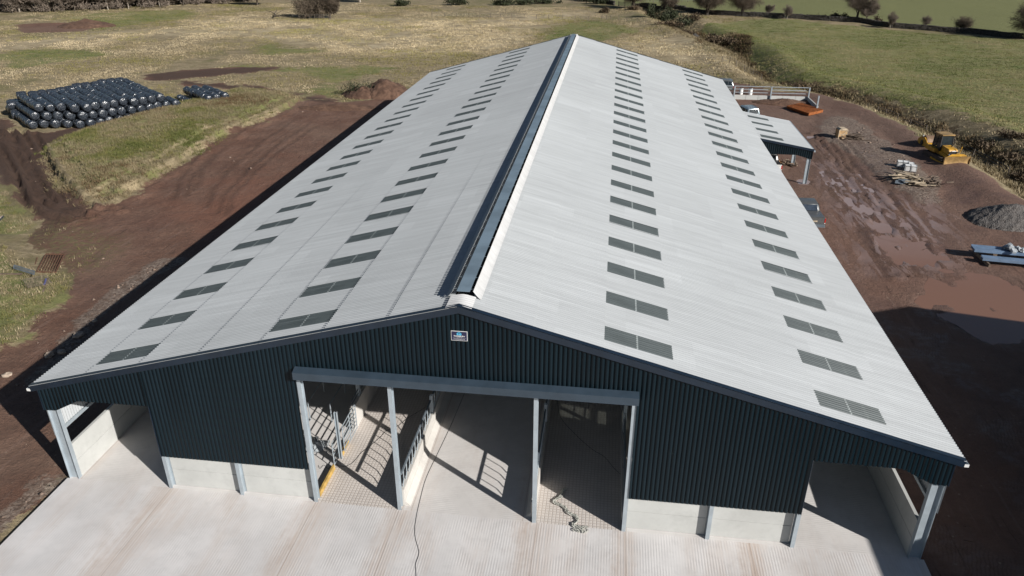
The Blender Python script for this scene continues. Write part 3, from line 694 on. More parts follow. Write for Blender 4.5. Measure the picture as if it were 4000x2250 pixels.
def build_ground():
    def axis(lo, hi, f0, f1, step, grow):
        c = list(np.arange(f0, f1 + 1e-6, step))
        s = step
        while c[-1] < hi:
            s = min(s * grow, 120); c.append(c[-1] + s)
        s = step
        while c[0] > lo:
            s = min(s * grow, 120); c.insert(0, c[0] - s)
        return np.array(c)
    X = axis(-1500, 1500, -58, 47, 0.30, 1.035)
    Y = axis(-600, 2500, -4, 88, 0.30, 1.03)
    gx, gy = np.meshgrid(X, Y)
    x = gx.ravel(); y = gy.ravel()
    h = height(x, y)
    a = {}
    mud = np.zeros(x.shape, np.float32)
    for z in MUD: mud = np.maximum(mud, mask(x, y, ZN[z], 0.6 if 'far' not in z else 1.0, 0.9 if 'far' not in z else 1.5, 50))
    bank = mask(x, y, ZN['bank'], 1.5, 1.3, 51)
    gl = np.maximum(mask(x, y, ZN['grass_left'], 0.7, 1.0, 52), mask(x, y, ZN['grass_left2'], 0.7, 0.8, 53))
    mud = mud * (1 - bank) * (1 - gl)
    soil = mask(x, y, ZN['soil_far'], 1.0, 0.5, 50)
    a['mud'] = np.maximum(mud, soil)
    dark = np.maximum(mask(x, y, ZN['yard_left'], 0.6, 0.6, 54) * sstep(-36, -40, x) * (y < 62), np.maximum(mask(x, y, ZN['track_far'], 1, .8, 55), mask(x, y, ZN['track_far2'], .6, .5, 55)))
    gr = np.zeros(x.shape, np.float32)
    for z in ('green_right', 'green_strip1', 'green_strip2', 'green_strip3', 'green_strip4', 'green_mid'):
        gr = np.maximum(gr, mask(x, y, ZN[z], 2.2 if z != 'green_right' else 1.2, 1.2, 60) * (0.78 if 'right' not in z else 1))
    gr = np.maximum(gr, np.maximum(gl * 0.75, bank * 0.62))
    a['green'] = gr
    st_ = np.zeros(x.shape, np.float32)
    for z in ('straw_band', 'straw_mid', 'straw_right', 'straw_far'): st_ = np.maximum(st_, mask(x, y, ZN[z], 3.0, 1.6, 57))
    a['straw'] = st_
    a['upper'] = mask(x, y, ZN['green_upper'], 0.6, 0.1, 61)
    a['bracken'] = np.maximum(mask(x, y, ZN['gully_dark'], 1.4, 1.3, 62), 0.0)
    a['dark'] = np.clip(dark, 0, 1)
    a['sparse'] = mask(x, y, ZN['sparse_grass'], 1.5, 1.0, 63)
    a['gravel'] = np.maximum.reduce([mask(x, y, ZN['gravel_spoil'], 0.9, 0.8, 64), mask(x, y, ZN['gravel_left'], 0.5, 0.5, 65), mask(x, y, ZN['gravel_edge'], 0.5, 0.6, 66) * 0.85])
    # ruts pressed into the mud
    for k, ln in LN.items():
        if not k.startswith('rut'): continue
        wob = (fbm(x * 0.5, y * 0.5, 70 + len(k)) - 0.5) * 0.9
        d = polydist(x + wob, y - wob, ln, 4)
        dp = 0.42 if not k.startswith('rutL') else 0.08
        if k.startswith('rutR'): dp = 0.11
        sg = 0.26 if dp > 0.2 else 0.17
        h = h - dp * np.exp(-(d / sg) ** 2) * (0.4 + 1.2 * fbm(x * 0.8, y * 0.8, 71)) + dp * 0.65 * np.exp(-((d - 2.1 * sg) / 0.2) ** 2)
        a['dark'] = np.maximum(a['dark'], (0.85 if dp > 0.2 else 0.5) * np.exp(-(d / 0.3) ** 2))
    rough = (fbm(x * 1.3, y * 1.3, 73) - 0.5) * 0.13 + (fbm(x * 0.4, y * 0.4, 74) - 0.5) * 0.10
    h = h + rough * mud
    wet = np.zeros(x.shape, np.float32)
    for z in ZN:
        if z.startswith('puddle'):
            p = mask(x, y, ZN[z], 0.35, 0.35, 80)
            w2 = mask(x, y, ZN[z], 1.1, 0.6, 81)
            wet = np.maximum(wet, w2)
            if z in WATER:
                h = np.where(w2 > 0.02, np.maximum(h, -0.103 + 0.02 * fbm(x * 0.9, y * 0.9, 83)), h) - sstep(0.3, 0.75, p) * np.clip((fbm(x * 0.75, y * 0.5, 89) - 0.30) * 0.55, -0.005, 0.16)
    wet = np.maximum(wet, 0.8 * mask(x, y, ZN['yard_right'], 1, .5, 84) * sstep(0.52, 0.62, fbm(x * 0.25, y * 0.25, 85)) * (y < 62))
    wet = np.maximum(wet, mask(x, y, ZN['wet_right'], 1.2, 1.0, 86) * sstep(0.34, 0.52, fbm(x * 0.55, y * 0.30, 87)))
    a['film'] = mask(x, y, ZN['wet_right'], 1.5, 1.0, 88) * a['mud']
    a['wet'] = wet * a['mud']
    # level formation under the sheds and the apron
    sh = sstep(18.9, 17.8, np.abs(x)) * sstep(72.5, 71.4, y)
    h = h * (1 - sh) + sh * -0.22
    idx = np.arange(len(X) * len(Y)).reshape(len(Y), len(X))
    f = np.stack([idx[:-1, :-1], idx[:-1, 1:], idx[1:, 1:], idx[1:, :-1]], -1).reshape(-1, 4)
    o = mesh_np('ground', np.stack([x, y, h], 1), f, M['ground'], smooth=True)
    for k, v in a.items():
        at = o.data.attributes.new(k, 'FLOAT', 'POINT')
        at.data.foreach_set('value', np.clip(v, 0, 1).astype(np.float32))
    tag(o, kind='structure')
    return o
ZN = Z
ground = build_ground()

def hz(x, y):
    return float(height(np.array([x]), np.array([y]))[0])

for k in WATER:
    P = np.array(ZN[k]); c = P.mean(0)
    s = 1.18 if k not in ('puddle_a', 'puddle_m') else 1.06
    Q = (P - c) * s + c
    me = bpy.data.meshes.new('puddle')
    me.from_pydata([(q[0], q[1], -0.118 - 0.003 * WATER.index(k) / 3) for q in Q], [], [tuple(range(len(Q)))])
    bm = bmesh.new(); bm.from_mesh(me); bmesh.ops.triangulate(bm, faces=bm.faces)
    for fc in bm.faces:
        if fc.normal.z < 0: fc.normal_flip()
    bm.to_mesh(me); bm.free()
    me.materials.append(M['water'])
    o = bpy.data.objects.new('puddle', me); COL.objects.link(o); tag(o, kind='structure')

# ---------------------------------------------------------------- grass tufts
def tufts(name, pts, hmin, hmax, palette, blades=6, spread=0.16, width=0.035, patch=0.0, gain=None):
    n = len(pts)
    if n == 0: return
    pts = np.asarray(pts); z = height(pts[:, 0], pts[:, 1])
    hh = rng.uniform(hmin, hmax, n)
    base = np.repeat(np.stack([pts[:, 0], pts[:, 1], z - 0.03], 1), blades, 0)
    H = np.repeat(hh, blades) * rng.uniform(0.6, 1.1, n * blades)
    ang = rng.uniform(0, 2 * math.pi, n * blades); lean = rng.uniform(0.1, 0.9, n * blades)
    off = np.stack([rng.normal(0, spread, n * blades), rng.normal(0, spread, n * blades), np.zeros(n * blades)], 1)
    b = base + off
    d = np.stack([np.cos(ang), np.sin(ang), np.zeros_like(ang)], 1)
    wv = np.stack([-np.sin(ang), np.cos(ang), np.zeros_like(ang)], 1) * (width * rng.uniform(0.6, 1.5, n * blades))[:, None]
    tip = b + d * (H * lean)[:, None] + np.array([0, 0, 1.0]) * H[:, None]
    v = np.stack([b - wv, b + wv, tip], 1).reshape(-1, 3)
    f = np.arange(len(v)).reshape(-1, 3)
    o = mesh_np(name, v, f, M['tuft'])
    pal = np.array(palette)
    if patch:        # neighbours share a colour: the list runs from one kind of grass to the other
        q = (fbm(pts[:, 0] * patch, pts[:, 1] * patch, 17, 4) - 0.28) / 0.44 + rng.normal(0, 0.13, n)
        ci = np.clip(q * len(pal), 0, len(pal) - 1).astype(int)
    else: ci = rng.integers(0, len(pal), n)
    c = pal[ci] * rng.uniform(0.8, 1.2, (n, 1))
    if gain is not None: c = c * gain[:, None]
    c = np.repeat(c, blades * 3, 0)
    at = o.data.attributes.new('tint', 'FLOAT_COLOR', 'POINT')
    at.data.foreach_set('color', np.concatenate([c, np.ones((len(c), 1))], 1).astype(np.float32).ravel())
    tag(o, kind='stuff')
    return o

def scatter(poly, per_m2, r=0.3, warp=0.5, seed=90, thin=None):
    P = np.array(poly); lo = P.min(0); hi = P.max(0)
    n = int((hi - lo).prod() * per_m2)
    p = rng.uniform(lo, hi, (n, 2))
    k = mask(p[:, 0], p[:, 1], poly, r, warp, seed) > rng.uniform(0.15, 0.85, n)
    p = p[k]
    if thin is not None:
        p = p[fbm(p[:, 0] * thin, p[:, 1] * thin, seed + 5) > rng.uniform(0.3, 0.62, len(p))]
    return p
DRY = [(0.29, 0.235, 0.145), (0.24, 0.192, 0.11), (0.34, 0.28, 0.18), (0.20, 0.165, 0.092)]
GRN = [(0.13, 0.13, 0.04), (0.09, 0.10, 0.028), (0.17, 0.15, 0.055)]
BRK = [(0.085, 0.055, 0.028), (0.055, 0.038, 0.02), (0.12, 0.08, 0.042)]

o = tufts('bank_grass', scatter(ZN['bank'], 30, 1.5, 1.3, 51), 0.08, 0.34, [GRN[1], GRN[0], (0.12, 0.12, 0.04), GRN[2], (0.16, 0.145, 0.075), DRY[3], (0.21, 0.175, 0.105), DRY[1], (0.15, 0.115, 0.065), BRK[2]], 7, 0.16, 0.022, 0.16)
tag(o, 'long rough grass over the bank between muddy track and yard', 'grass')
pl = np.concatenate([scatter(ZN['grass_left'], 20), scatter(ZN['grass_left2'], 16), scatter(ZN['sparse_grass'], 4, thin=0.5)])
o = tufts('yard_edge_grass', pl, 0.06, 0.26, [GRN[1], GRN[0], (0.11, 0.115, 0.03), GRN[2], (0.19, 0.165, 0.075), (0.17, 0.15, 0.065), DRY[1], DRY[0], DRY[2], DRY[3]], 8, 0.14, 0.018, 0.35)
tag(o, 'green and straw coloured grass patches at the yard edge', 'grass')
pg = scatter(ZN['gully'], 14, 0.8, 1.0); pd = scatter(ZN['gully_dark'], 9, 0.8, 1.0, thin=0.35)
o = tufts('bank_straw', pg[np.argsort(rng.uniform(size=len(pg)))][:24000], 0.2, 0.55, DRY + [(0.15, 0.12, 0.07), BRK[2]], 8, 0.28, 0.035, 0.3)
tag(o, 'straw coloured dead grass on the gully bank', 'grass')
o = tufts('bracken_cover', pd[np.argsort(rng.uniform(size=len(pd)))][:8500], 0.2, 0.6, [BRK[1], BRK[0], (0.065, 0.055, 0.028), BRK[2], (0.15, 0.11, 0.06), DRY[3], DRY[1]], 9, 0.35, 0.05, 0.25)
tag(o, 'dark brown bracken and heather filling the gully', 'bracken')
# tussocks across the dead pasture
p = rng.uniform((-150, 62), (58, 205), (120000, 2))
gm = np.zeros(len(p)); bad = np.zeros(len(p), bool)
for k in ('green_right', 'green_strip1', 'green_strip2', 'green_strip3', 'green_strip4', 'green_mid'): gm = np.maximum(gm, mask(p[:, 0], p[:, 1], ZN[k], 2, 1, 60))
for k in MUD + ('green_upper',): bad |= mask(p[:, 0], p[:, 1], ZN[k], 0.5, 0.6, 50) > 0.2
shed_in = (np.abs(p[:, 0]) < 22) & (p[:, 1] < 76)
tus = fbm(p[:, 0] * 0.12, p[:, 1] * 0.12, 95, 3)
keep = (~bad) & (~shed_in) & (gm < 0.5) & (tus > rng.uniform(0.28, 0.66, len(p)))
sg_ = np.zeros(int(keep.sum()))
for k in ('straw_band', 'straw_mid', 'straw_right', 'straw_far'): sg_ = np.maximum(sg_, mask(p[keep][:, 0], p[keep][:, 1], ZN[k], 3.0, 1.6, 57))
o = tufts('dead_grass', p[keep], 0.08, 0.26, [GRN[2], (0.19, 0.165, 0.085), DRY[3], DRY[1], DRY[0], DRY[0], DRY[2], DRY[2]], 7, 0.34, 0.06, 0.11, 1.10 + 0.5 * sg_)
tag(o, 'dead straw coloured tussocks across the rough pasture', 'grass')
p0_ = p.copy(); bad0 = bad.copy()
p = rng.uniform((24, 38), (125, 185), (150000, 2))
g2 = mask(p[:, 0], p[:, 1], ZN['green_right'], 1.2, 1.2, 60) > 0.5
g2 &= rng.uniform(size=len(p)) < np.clip(1.3 - p[:, 1] / 190, 0.25, 1)
o = tufts('pasture_grass', p[g2][:42000], 0.05, 0.16, [GRN[1], (0.085, 0.105, 0.028), GRN[0], (0.135, 0.14, 0.045), (0.18, 0.165, 0.065), (0.21, 0.18, 0.085), (0.25, 0.21, 0.11)], 6, 0.30, 0.05, 0.10, np.full(len(p[g2][:42000]), 1.15))
tag(o, 'short tussocky green and straw grass of the right-hand pasture', 'grass')
gs = np.zeros(len(p0_)); 
for k in ('green_strip1', 'green_strip2', 'green_strip3', 'green_strip4', 'green_mid'): gs = np.maximum(gs, mask(p0_[:, 0], p0_[:, 1], ZN[k], 2.2, 1.2, 60))
q0 = (gs > 0.3) & ~bad0 & ((np.abs(p0_[:, 0]) > 22) | (p0_[:, 1] > 76))
o = tufts('strip_grass', p0_[q0][:30000], 0.05, 0.18, [(0.085, 0.105, 0.028), GRN[0], (0.13, 0.135, 0.045), GRN[2], (0.19, 0.165, 0.075), DRY[1], DRY[0]], 6, 0.32, 0.055, 0.13)
tag(o, 'patches of short green grass in the dead pasture', 'grass')
# loose stones along the edge of the yard, nobody could count them
sp = np.concatenate([scatter(ZN['gravel_edge'], 3.2), scatter(ZN['gravel_left'], 5), scatter(ZN['gravel_spoil'], 1.6), scatter(ZN['yard_left'], 0.22, thin=0.3)])
oct_v = np.array([(1, 0, 0), (-1, 0, 0), (0, 1, 0), (0, -1, 0), (0, 0, 1), (0, 0, -1)], float)
oct_f = np.array([(0, 2, 4), (2, 1, 4), (1, 3, 4), (3, 0, 4), (2, 0, 5), (1, 2, 5), (3, 1, 5), (0, 3, 5)])
n = len(sp); sz = rng.gamma(2.0, 0.026, n).clip(0.02, 0.17)
jit = rng.uniform(0.6, 1.3, (n, 6, 3))
ang = rng.uniform(0, 6.28, n); ca, sa = np.cos(ang)[:, None], np.sin(ang)[:, None]
v = oct_v[None] * jit * sz[:, None, None] * np.array([1.2, 0.9, 0.7])
v = np.stack([v[..., 0] * ca - v[..., 1] * sa, v[..., 0] * sa + v[..., 1] * ca, v[..., 2]], -1)
v += np.stack([sp[:, 0], sp[:, 1], height(sp[:, 0], sp[:, 1]) + sz * 0.2], 1)[:, None]
f = (oct_f[None] + (np.arange(n) * 6)[:, None, None]).reshape(-1, 3)
o = mesh_np('loose_stones', v.reshape(-1, 3), f, M['pebble'])
tag(o, 'small pale stones strewn over the mud', 'stones', kind='stuff')
# ---------------------------------------------------------------- concrete apron and floors
APR_Y = -40.0
def sheet(name, x0, x1, y0, y1, z, th, mat):
    return tag(MB().span((x0, y0, z - th), (x1, y1, z)).build(name, mat), kind='structure')
sheet('apron', -17.62, 17.62, APR_Y, 0.03, 0.0, 0.30, M['apron'])
sheet('floor', -17.5, -6.46, 0.03, SHED_L, 0.0, 0.2, M['slab'])
sheet('passage_floor', -6.46, -2.62, 0.03, SHED_L, -0.004, 0.2, M['gridslab'])
sheet('feed_passage', -2.62, 2.62, 0.03, SHED_L, 0.0, 0.2, M['slab'])
sheet('passage_floor', 2.62, 6.46, 0.03, SHED_L, -0.004, 0.2, M['gridslab'])
sheet('floor', 6.46, 17.5, 0.03, SHED_L, 0.0, 0.2, M['slab'])

# ---------------------------------------------------------------- the big cattle shed
RIDGE_Z, EAVE_X, EAVE_Z = 9.63, 17.85, 4.76
SL = (RIDGE_Z - EAVE_Z) / EAVE_X
TH = math.atan(SL)
Y0, Y1 = -0.06, SHED_L + 0.1
shed = thing('cattle_shed', 'huge new cattle shed with pale corrugated roof and dark slate blue gable cladding', 'shed', (0, 0, 0))
def zroof(x): return RIDGE_Z - SL * abs(x)

PITCH = 0.1463
def corrug(y): return 0.027 * np.cos(2 * math.pi * y / PITCH)
ROWS = [0.34, 2.55, 5.05, 7.58, 10.2, 12.85, 15.32, EAVE_X]
RL_Y = [0.79 + 2.945 * k for k in range(24)]
RL_W = 1.02

def corr_sheet(s, xa, xb, ya, yb, lift_a=0.0, lift_b=0.028):
    """one strip of corrugated sheet on slope side s from xa (top) to xb (bottom)"""
    n = max(6, int(round((yb - ya) / PITCH * 8)))
    y = np.linspace(ya, yb, n + 1)
    c = corrug(y)
    nx, nz = math.sin(TH) * s, math.cos(TH)
    rows = []
    for xx, lf in ((xa, lift_a), (xb, lift_b)):
        o = c + lf
        rows.append(np.stack([s * xx + nx * o, y, RIDGE_Z - SL * xx + nz * o], 1))
    # folded lower lip gives the sheet its thickness at the exposed edge
    rows.append(rows[1].copy())
    o = c + lift_b - 0.012
    rows.append(np.stack([s * (xb - 0.002) + nx * o, y, RIDGE_Z - SL * xb + nz * o], 1))
    v = np.concatenate(rows); m = n + 1; i = np.arange(n)
    f = np.concatenate([np.stack([i + r * m, i + 1 + r * m, i + 1 + (r + 1) * m, i + (r + 1) * m], 1) for r in (0, 2)])
    if s > 0: f = f[:, ::-1]
    return v, f

for s in (-1, 1):
    V = []; F = []; nv = 0
    def addp(v, f):
        global nv
        V.append(v); F.append(f + nv); nv += len(v)
    for r in range(7):
        xa, xb = ROWS[r], ROWS[r + 1] + 0.06
        if r in (2, 5):
            e = [Y0]
            for y in RL_Y: e += [y, y + RL_W]
            e.append(Y1)
            for k in range(0, len(e), 2): addp(*corr_sheet(s, xa, xb, e[k], e[k + 1]))
        elif r == 0:
            addp(*corr_sheet(s, xa, xb, Y0 + 0.9, Y1 - 0.9))
            addp(*corr_sheet(s, 0.34, xb, Y0, Y0 + 0.9)); addp(*corr_sheet(s, 0.34, xb, Y1 - 0.9, Y1))
        else: addp(*corr_sheet(s, xa, xb, Y0, Y1))
    slope = mesh_np('roof_slope', np.concatenate(V), np.concatenate(F), M['roof'], shed, smooth=True)
    slope['label'] = 'left roof slope, turned away from the sun' if s < 0 else 'right roof slope, turned to the sun'
    for r in (2, 5):
        proto = None
        for y in RL_Y:
            if proto is None:
                v, f = corr_sheet(s, ROWS[r] + 0.03, ROWS[r + 1] + 0.03, y - 0.05, y + RL_W + 0.05, -0.002, 0.020)
                # added strip on the sheet stands for the purlin seen through it
                xm_ = (ROWS[r] + ROWS[r + 1]) / 2
                v2, f2 = corr_sheet(s, xm_ - 0.03, xm_ + 0.03, y - 0.01, y + RL_W + 0.01, 0.016, 0.016)
                nf = len(f)
                proto = mesh_np('rooflight', np.concatenate([v, v2]) - np.array([0, y, 0]), np.concatenate([f, f2 + len(v)]), M['rooflight'], slope, smooth=True, loc=(0, y, 0))
                proto.data.materials.append(M['strip'])
                proto.data.polygons.foreach_set('material_index', np.array([0] * nf + [1] * len(f2), np.int32))
            else:
                q = proto.copy(); COL.objects.link(q); q.parent = slope; q.location = (0, y, 0)
    # purlins under the sheets, one across the middle of each rooflight
    for xx in (0.55, 1.6, 2.5, 3.8, 5.0, 6.3, 7.55, 8.9, 10.15, 11.5, 12.8, 14.08, 15.3, 16.6, 17.6):
        z = zroof(xx) - 0.13
        MB().beam((s * xx, Y0 + 0.1, z), (s * xx, Y1 - 0.1, z), 0.065, 0.17, up=(s * math.sin(TH), 0, math.cos(TH))).build('purlin', M['pale_timber'] if False else M['galv'], shed)
    # ridge upstand: curved flashing beside the open ridge
    prof = []
    for k in range(9):
        a = k / 8
        xx = 0.66 - 0.29 * a
        prof.append((xx, zroof(xx) + 0.045 + 0.24 * a ** 1.5))
    V = []; F = []; Lr = Y1 - Y0 - 1.8; nseg = int(Lr / PITCH * 6) if s < 0 else 68
    ys = np.linspace(Y0 + 0.9, Y1 - 0.9, nseg + 1)
    wob = 0.016 * np.cos(2 * math.pi * ys / PITCH) if s < 0 else 0 * ys
    lap = 0.012 * ((ys / 1.05) % 1.0) if s > 0 else 0 * ys
    v = np.concatenate([np.stack([np.full_like(ys, s * px) + s * wob, ys, np.full_like(ys, pz) + lap + wob], 1) for px, pz in prof])
    m = nseg + 1; i = np.arange(nseg)
    f = np.concatenate([np.stack([i + r * m, i + 1 + r * m, i + 1 + (r + 1) * m, i + (r + 1) * m], 1) for r in range(8)])
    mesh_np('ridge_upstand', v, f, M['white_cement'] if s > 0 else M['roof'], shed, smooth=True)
    # eaves gutter, barge flashing at both gables
    g = [(0.03, -0.02), (0.03, -0.13), (0.17, -0.13), (0.17, -0.02), (0.155, -0.02), (0.155, -0.115), (0.045, -0.115), (0.045, -0.02)]
    ob = MB().prism([(s * (EAVE_X - 0.03 + a), EAVE_Z - 0.05 + b) for a, b in g], Y0 - 0.04, Y1 + 0.04, 'y').build('gutter', M['galv'], shed)
    MB().span((s * (EAVE_X + 0.145), Y0 - 0.055, EAVE_Z - 0.185), (s * (EAVE_X - 0.005), Y0 - 0.041, EAVE_Z - 0.065)).build('gutter_end', M['white'], ob)
    for yy, sy in ((Y0, -1), (Y1, 1)):
        up = Vector((s * math.sin(TH), 0, math.cos(TH)))
        mb = MB()
        a = Vector((-s * 0.03, yy - sy * 0.05 + s * 0.0007, RIDGE_Z + 0.03 * SL)) ; b = Vector((s * (EAVE_X + 0.02), yy - sy * 0.05, EAVE_Z))
        mb.beam(a + up * 0.066, b + up * 0.066, 0.20, 0.006, up=up)
        a2 = Vector((-s * 0.045, yy + sy * 0.048 + s * 0.0007, RIDGE_Z + 0.045 * SL)); b2 = Vector((s * (EAVE_X + 0.02), yy + sy * 0.048, EAVE_Z))
        mb.beam(a2 - up * 0.085, b2 - up * 0.085, 0.006, 0.25, up=up)
        mb.build('barge_flashing', M['flash'], shed)
# flat steel cover over the open ridge, held by brackets
cov = MB().span((-0.24, Y0 + 0.93, RIDGE_Z + 0.15), (0.24, Y1 - 0.93, RIDGE_Z + 0.162)).build('ridge_cover', M['cover'], shed)
br = None
for k in range(70):
    yy = 1.15 + k * 0.99
    if br is None:
        br = MB().box((0, 0, RIDGE_Z + 0.125), (0.73, 0.03, 0.02)).build('bracket', M['galv_dark'], cov, loc=(0, yy, 0))
    else:
        q = br.copy(); COL.objects.link(q); q.parent = cov; q.location = (0, yy, 0)
MB().span((-0.37, Y0 + 0.93, RIDGE_Z - 0.20), (0.37, Y1 - 0.93, RIDGE_Z - 0.19)).build('ridge_gap_shade', M['void'], shed)  # solid near-black sheet stands for the dark interior under the open ridge
for ya, yb in ((Y0 + 0.0, Y0 + 0.93), (Y1 - 0.93, Y1)):
    n = 10; prof = []
    for k in range(n + 1):
        t_ = k / n * 2 - 1; xx = 0.47 * t_
        zz = RIDGE_Z - SL * math.sqrt(xx * xx + 0.02) + 0.065
        prof.append((xx, zz))
    ys = np.linspace(ya, yb, 52); c = corrug(ys)
    v = np.concatenate([np.stack([np.full_like(ys, px), ys, pz + c], 1) for px, pz in prof])
    m = len(ys); i = np.arange(m - 1)
    f = np.concatenate([np.stack([i + r * m, i + (r + 1) * m, i + 1 + (r + 1) * m, i + 1 + r * m], 1) for r in range(n)])
    mesh_np('ridge_crown', v, f, M['white_cement'], shed, smooth=True)

# box-profile cladding: broad crowns with narrow valleys, six to the metre
def cladding(name, x0, x1, top, bot, yf, mat, parent, depth=0.034, out=-1, pit=1 / 6):
    xs = []
    k0 = math.floor(x0 / pit) - 1
    while True:
        b = k0 * pit
        for dx, dy in ((0.0, 0), (0.010, 1), (0.036, 1), (0.046, 0)):
            xs.append((b + dx, dy))
        k0 += 1
        if b > x1: break
    xs = [p for p in xs if x0 < p[0] < x1]
    xs = [(x0, 0)] + xs + [(x1, 0)]
    extra = [q for q in (0.0,) if x0 < q < x1]
    v = []
    for x, d in xs:
        y = yf - out * d * depth
        v.append((x, y, bot(x))); v.append((x, y, top(x)))
    f = [(2 * i, 2 * i + 2, 2 * i + 3, 2 * i + 1) for i in range(len(xs) - 1)]
    if out > 0: f = [q[::-1] for q in f]
    return mesh_np(name, v, f, mat, parent)
HB = ((-17.5, 3.63), (-17.0, 3.66), (-15.9, 4.22), (-12.83, 4.25))
def haunch(x):
    a = -abs(x)
    for (xa, za), (xb, zb) in zip(HB[:-1], HB[1:]):
        if a <= xb: return za + (zb - za) * max(0, (a - xa)) / (xb - xa)
    return 4.25
ctop = lambda x: zroof(x) - 0.05
for yy, out in ((-0.045, -1), (SHED_L + 0.045, 1)):
    segs = [(-17.56, -12.83, haunch), (-12.83, -6.42, lambda x: 1.73), (-6.42, 6.42, lambda x: 6.30), (6.42, 12.83, lambda x: 1.73), (12.83, 17.56, haunch)]
    for x0, x1, b in segs:
        cladding('gable_cladding', x0, x1, ctop, b, yy, M['clad'], shed, out=out)
# corner trims where the gable cladding turns the corner
for s in (-1, 1):
    MB().span((s * 17.57, -0.052, 3.62), (s * 17.60, 0.12, EAVE_Z - 0.02)).build('corner_trim', M['flash'], shed)
    MB().span((s * 12.845, -0.06, 1.70), (s * 12.825, 0.10, 4.24)).build('jamb_trim', M['flash'], shed)
# sliding-door canopy over the centre opening
MB().prism([(-0.055, 6.68), (-0.36, 6.58), (-0.36, 6.27), (-0.345, 6.27), (-0.345, 6.565), (-0.055, 6.66)], -6.36, 6.46, 'x').build('door_canopy', M['canopy'], shed)
for xx in (-6.36, 6.455):
    MB().prism([(-0.055, 6.66), (-0.34, 6.56), (-0.34, 6.27), (-0.055, 6.27)], xx, xx + 0.01, 'x').build('canopy_end', M['canopy'], shed)
MB().span((-6.3, -0.05, 6.28), (6.3, -0.02, 6.34)).build('door_head', M['galv_dark'], shed)

# steel posts of the front gable
for x in (-12.79, -9.58, -6.34, -2.77, 2.77, 6.34, 9.58, 12.79):
    top = zroof(x) - 0.25
    MB().ibeam((x, 0.125, 0.0), (x, 0.125, top), 0.155, 0.25, 0.012, (0, 1, 0)).build('gable_post', M['galv'], shed)
for y in [0.12 + 5.88 * k for k in range(13)]:
    for s in (-1, 1):
        MB().ibeam((s * 17.28, y, -0.02), (s * 17.28, y, EAVE_Z - 0.16), 0.20, 0.44, 0.016, (1, 0, 0)).build('portal_column', M['galv'], shed)
        MB().ibeam((s * 17.1, y, zroof(17.1) - 0.36), (0, y, RIDGE_Z - 0.36), 0.18, 0.36, 0.014, (s * math.sin(TH), 0, math.cos(TH))).build('rafter', M['galv_dark'], shed)
        if y > 1:
            for x in (6.34,):
                MB().ibeam((s * x, y, 0), (s * x, y, zroof(x) - 0.5), 0.16, 0.2, 0.012, (0, 1, 0)).build('inner_post', M['galv'], shed)
# precast panels: low front bays, and along both sides under an open slot
for xa, xb in ((-12.70, -9.67), (-9.49, -6.43), (6.43, 9.49), (9.67, 12.70)):
    for z0 in (0.0, 0.872):
        MB().span((xa, 0.232, z0 + 0.004), (xb, 0.352, z0 + 0.864)).build('front_panel', M['panel'], shed, bevel=0.008)
proto = None
for s in (-1, 1):
    for k in range(12):
        for z0 in (0.0, 0.872):
            yb = 0.22 + 5.88 * k
            MB().span((s * 17.05, yb, z0 + 0.004), (s * 17.19, yb + 5.66, z0 + 0.866)).build('side_panel', M['panel'], shed, bevel=0.008)
# rear bays
for xa, xb in ((-17.0, -6.4), (6.4, 17.0)):
    MB().span((xa, SHED_L - 0.3, 0), (xb, SHED_L - 0.16, 1.76)).build('rear_panel', M['panel'], shed)
# pale vertical side cladding from below the slot up to the eaves
for s in (-1, 1):
    y = np.arange(0.0, SHED_L + 0.01, PITCH / 6); c = corrug(y)
    v = np.concatenate([np.stack([s * 17.53 + c * 0.9, y, np.full_like(y, zz)], 1) for zz in (2.30, EAVE_Z - 0.03)])
    m = len(y); i = np.arange(m - 1)
    mesh_np('side_cladding', v, np.stack([i, i + 1, i + 1 + m, i + m], 1), M['roof'], shed, smooth=True)
    for zz in (2.28, 3.5):
        MB().span((s * 17.42, 0.1, zz), (s * 17.485, SHED_L - 0.1, zz + 0.14)).build('side_rail', M['galv'], shed)
    MB().span((s * 17.21, 0.24, 1.74), (s * 17.0, SHED_L - 0.2, 1.765)).build('panel_capping', M['galv_dark'], shed) if False else None

# feed fences either side of the centre passage
for s in (-1, 1):
    x = s * 2.70
    w = MB().span((x - 0.085, 0.27, 0), (x + 0.085, SHED_L - 6, 0.84)); w.build('feed_wall', M['wallc'], shed, bevel=0.012)
    MB().prism([(x - s * 0.09, 0.0), (x - s * 0.32, 0.0), (x - s * 0.09, 0.22)], 0.3, SHED_L - 6, 'y').build('wall_fillet', M['wallc'], shed)
    for ya in (0.34, 6.0, 11.75, 17.5):
        yb = ya + (5.2 if ya < 1 else 5.5)
        fb = MB()
        fb.beam((x, ya, 1.60), (x, yb, 1.60), 0.07, 0.07)
        bar = fb.build('feed_barrier', M['galv_dark'], shed)
        n = 11; st = (yb - ya) / n
        for k in range(n):
            y = ya + st * (k + 0.5)
            MB().tube([(x, y - 0.10, 0.84), (x, y - 0.08, 0.90), (x, y + 0.06, 1.06), (x, y + 0.07, 1.10), (x, y + 0.07, 1.60)], 0.022, 6).build('slant_bar', M['galv'], bar)
    for y in (5.72, 11.6, 17.4, 23.2):
        MB().ibeam((x, y, 0.0), (x, y, 1.80), 0.15, 0.15, 0.012, (0, 1, 0)).build('barrier_post', M['galv'], shed)
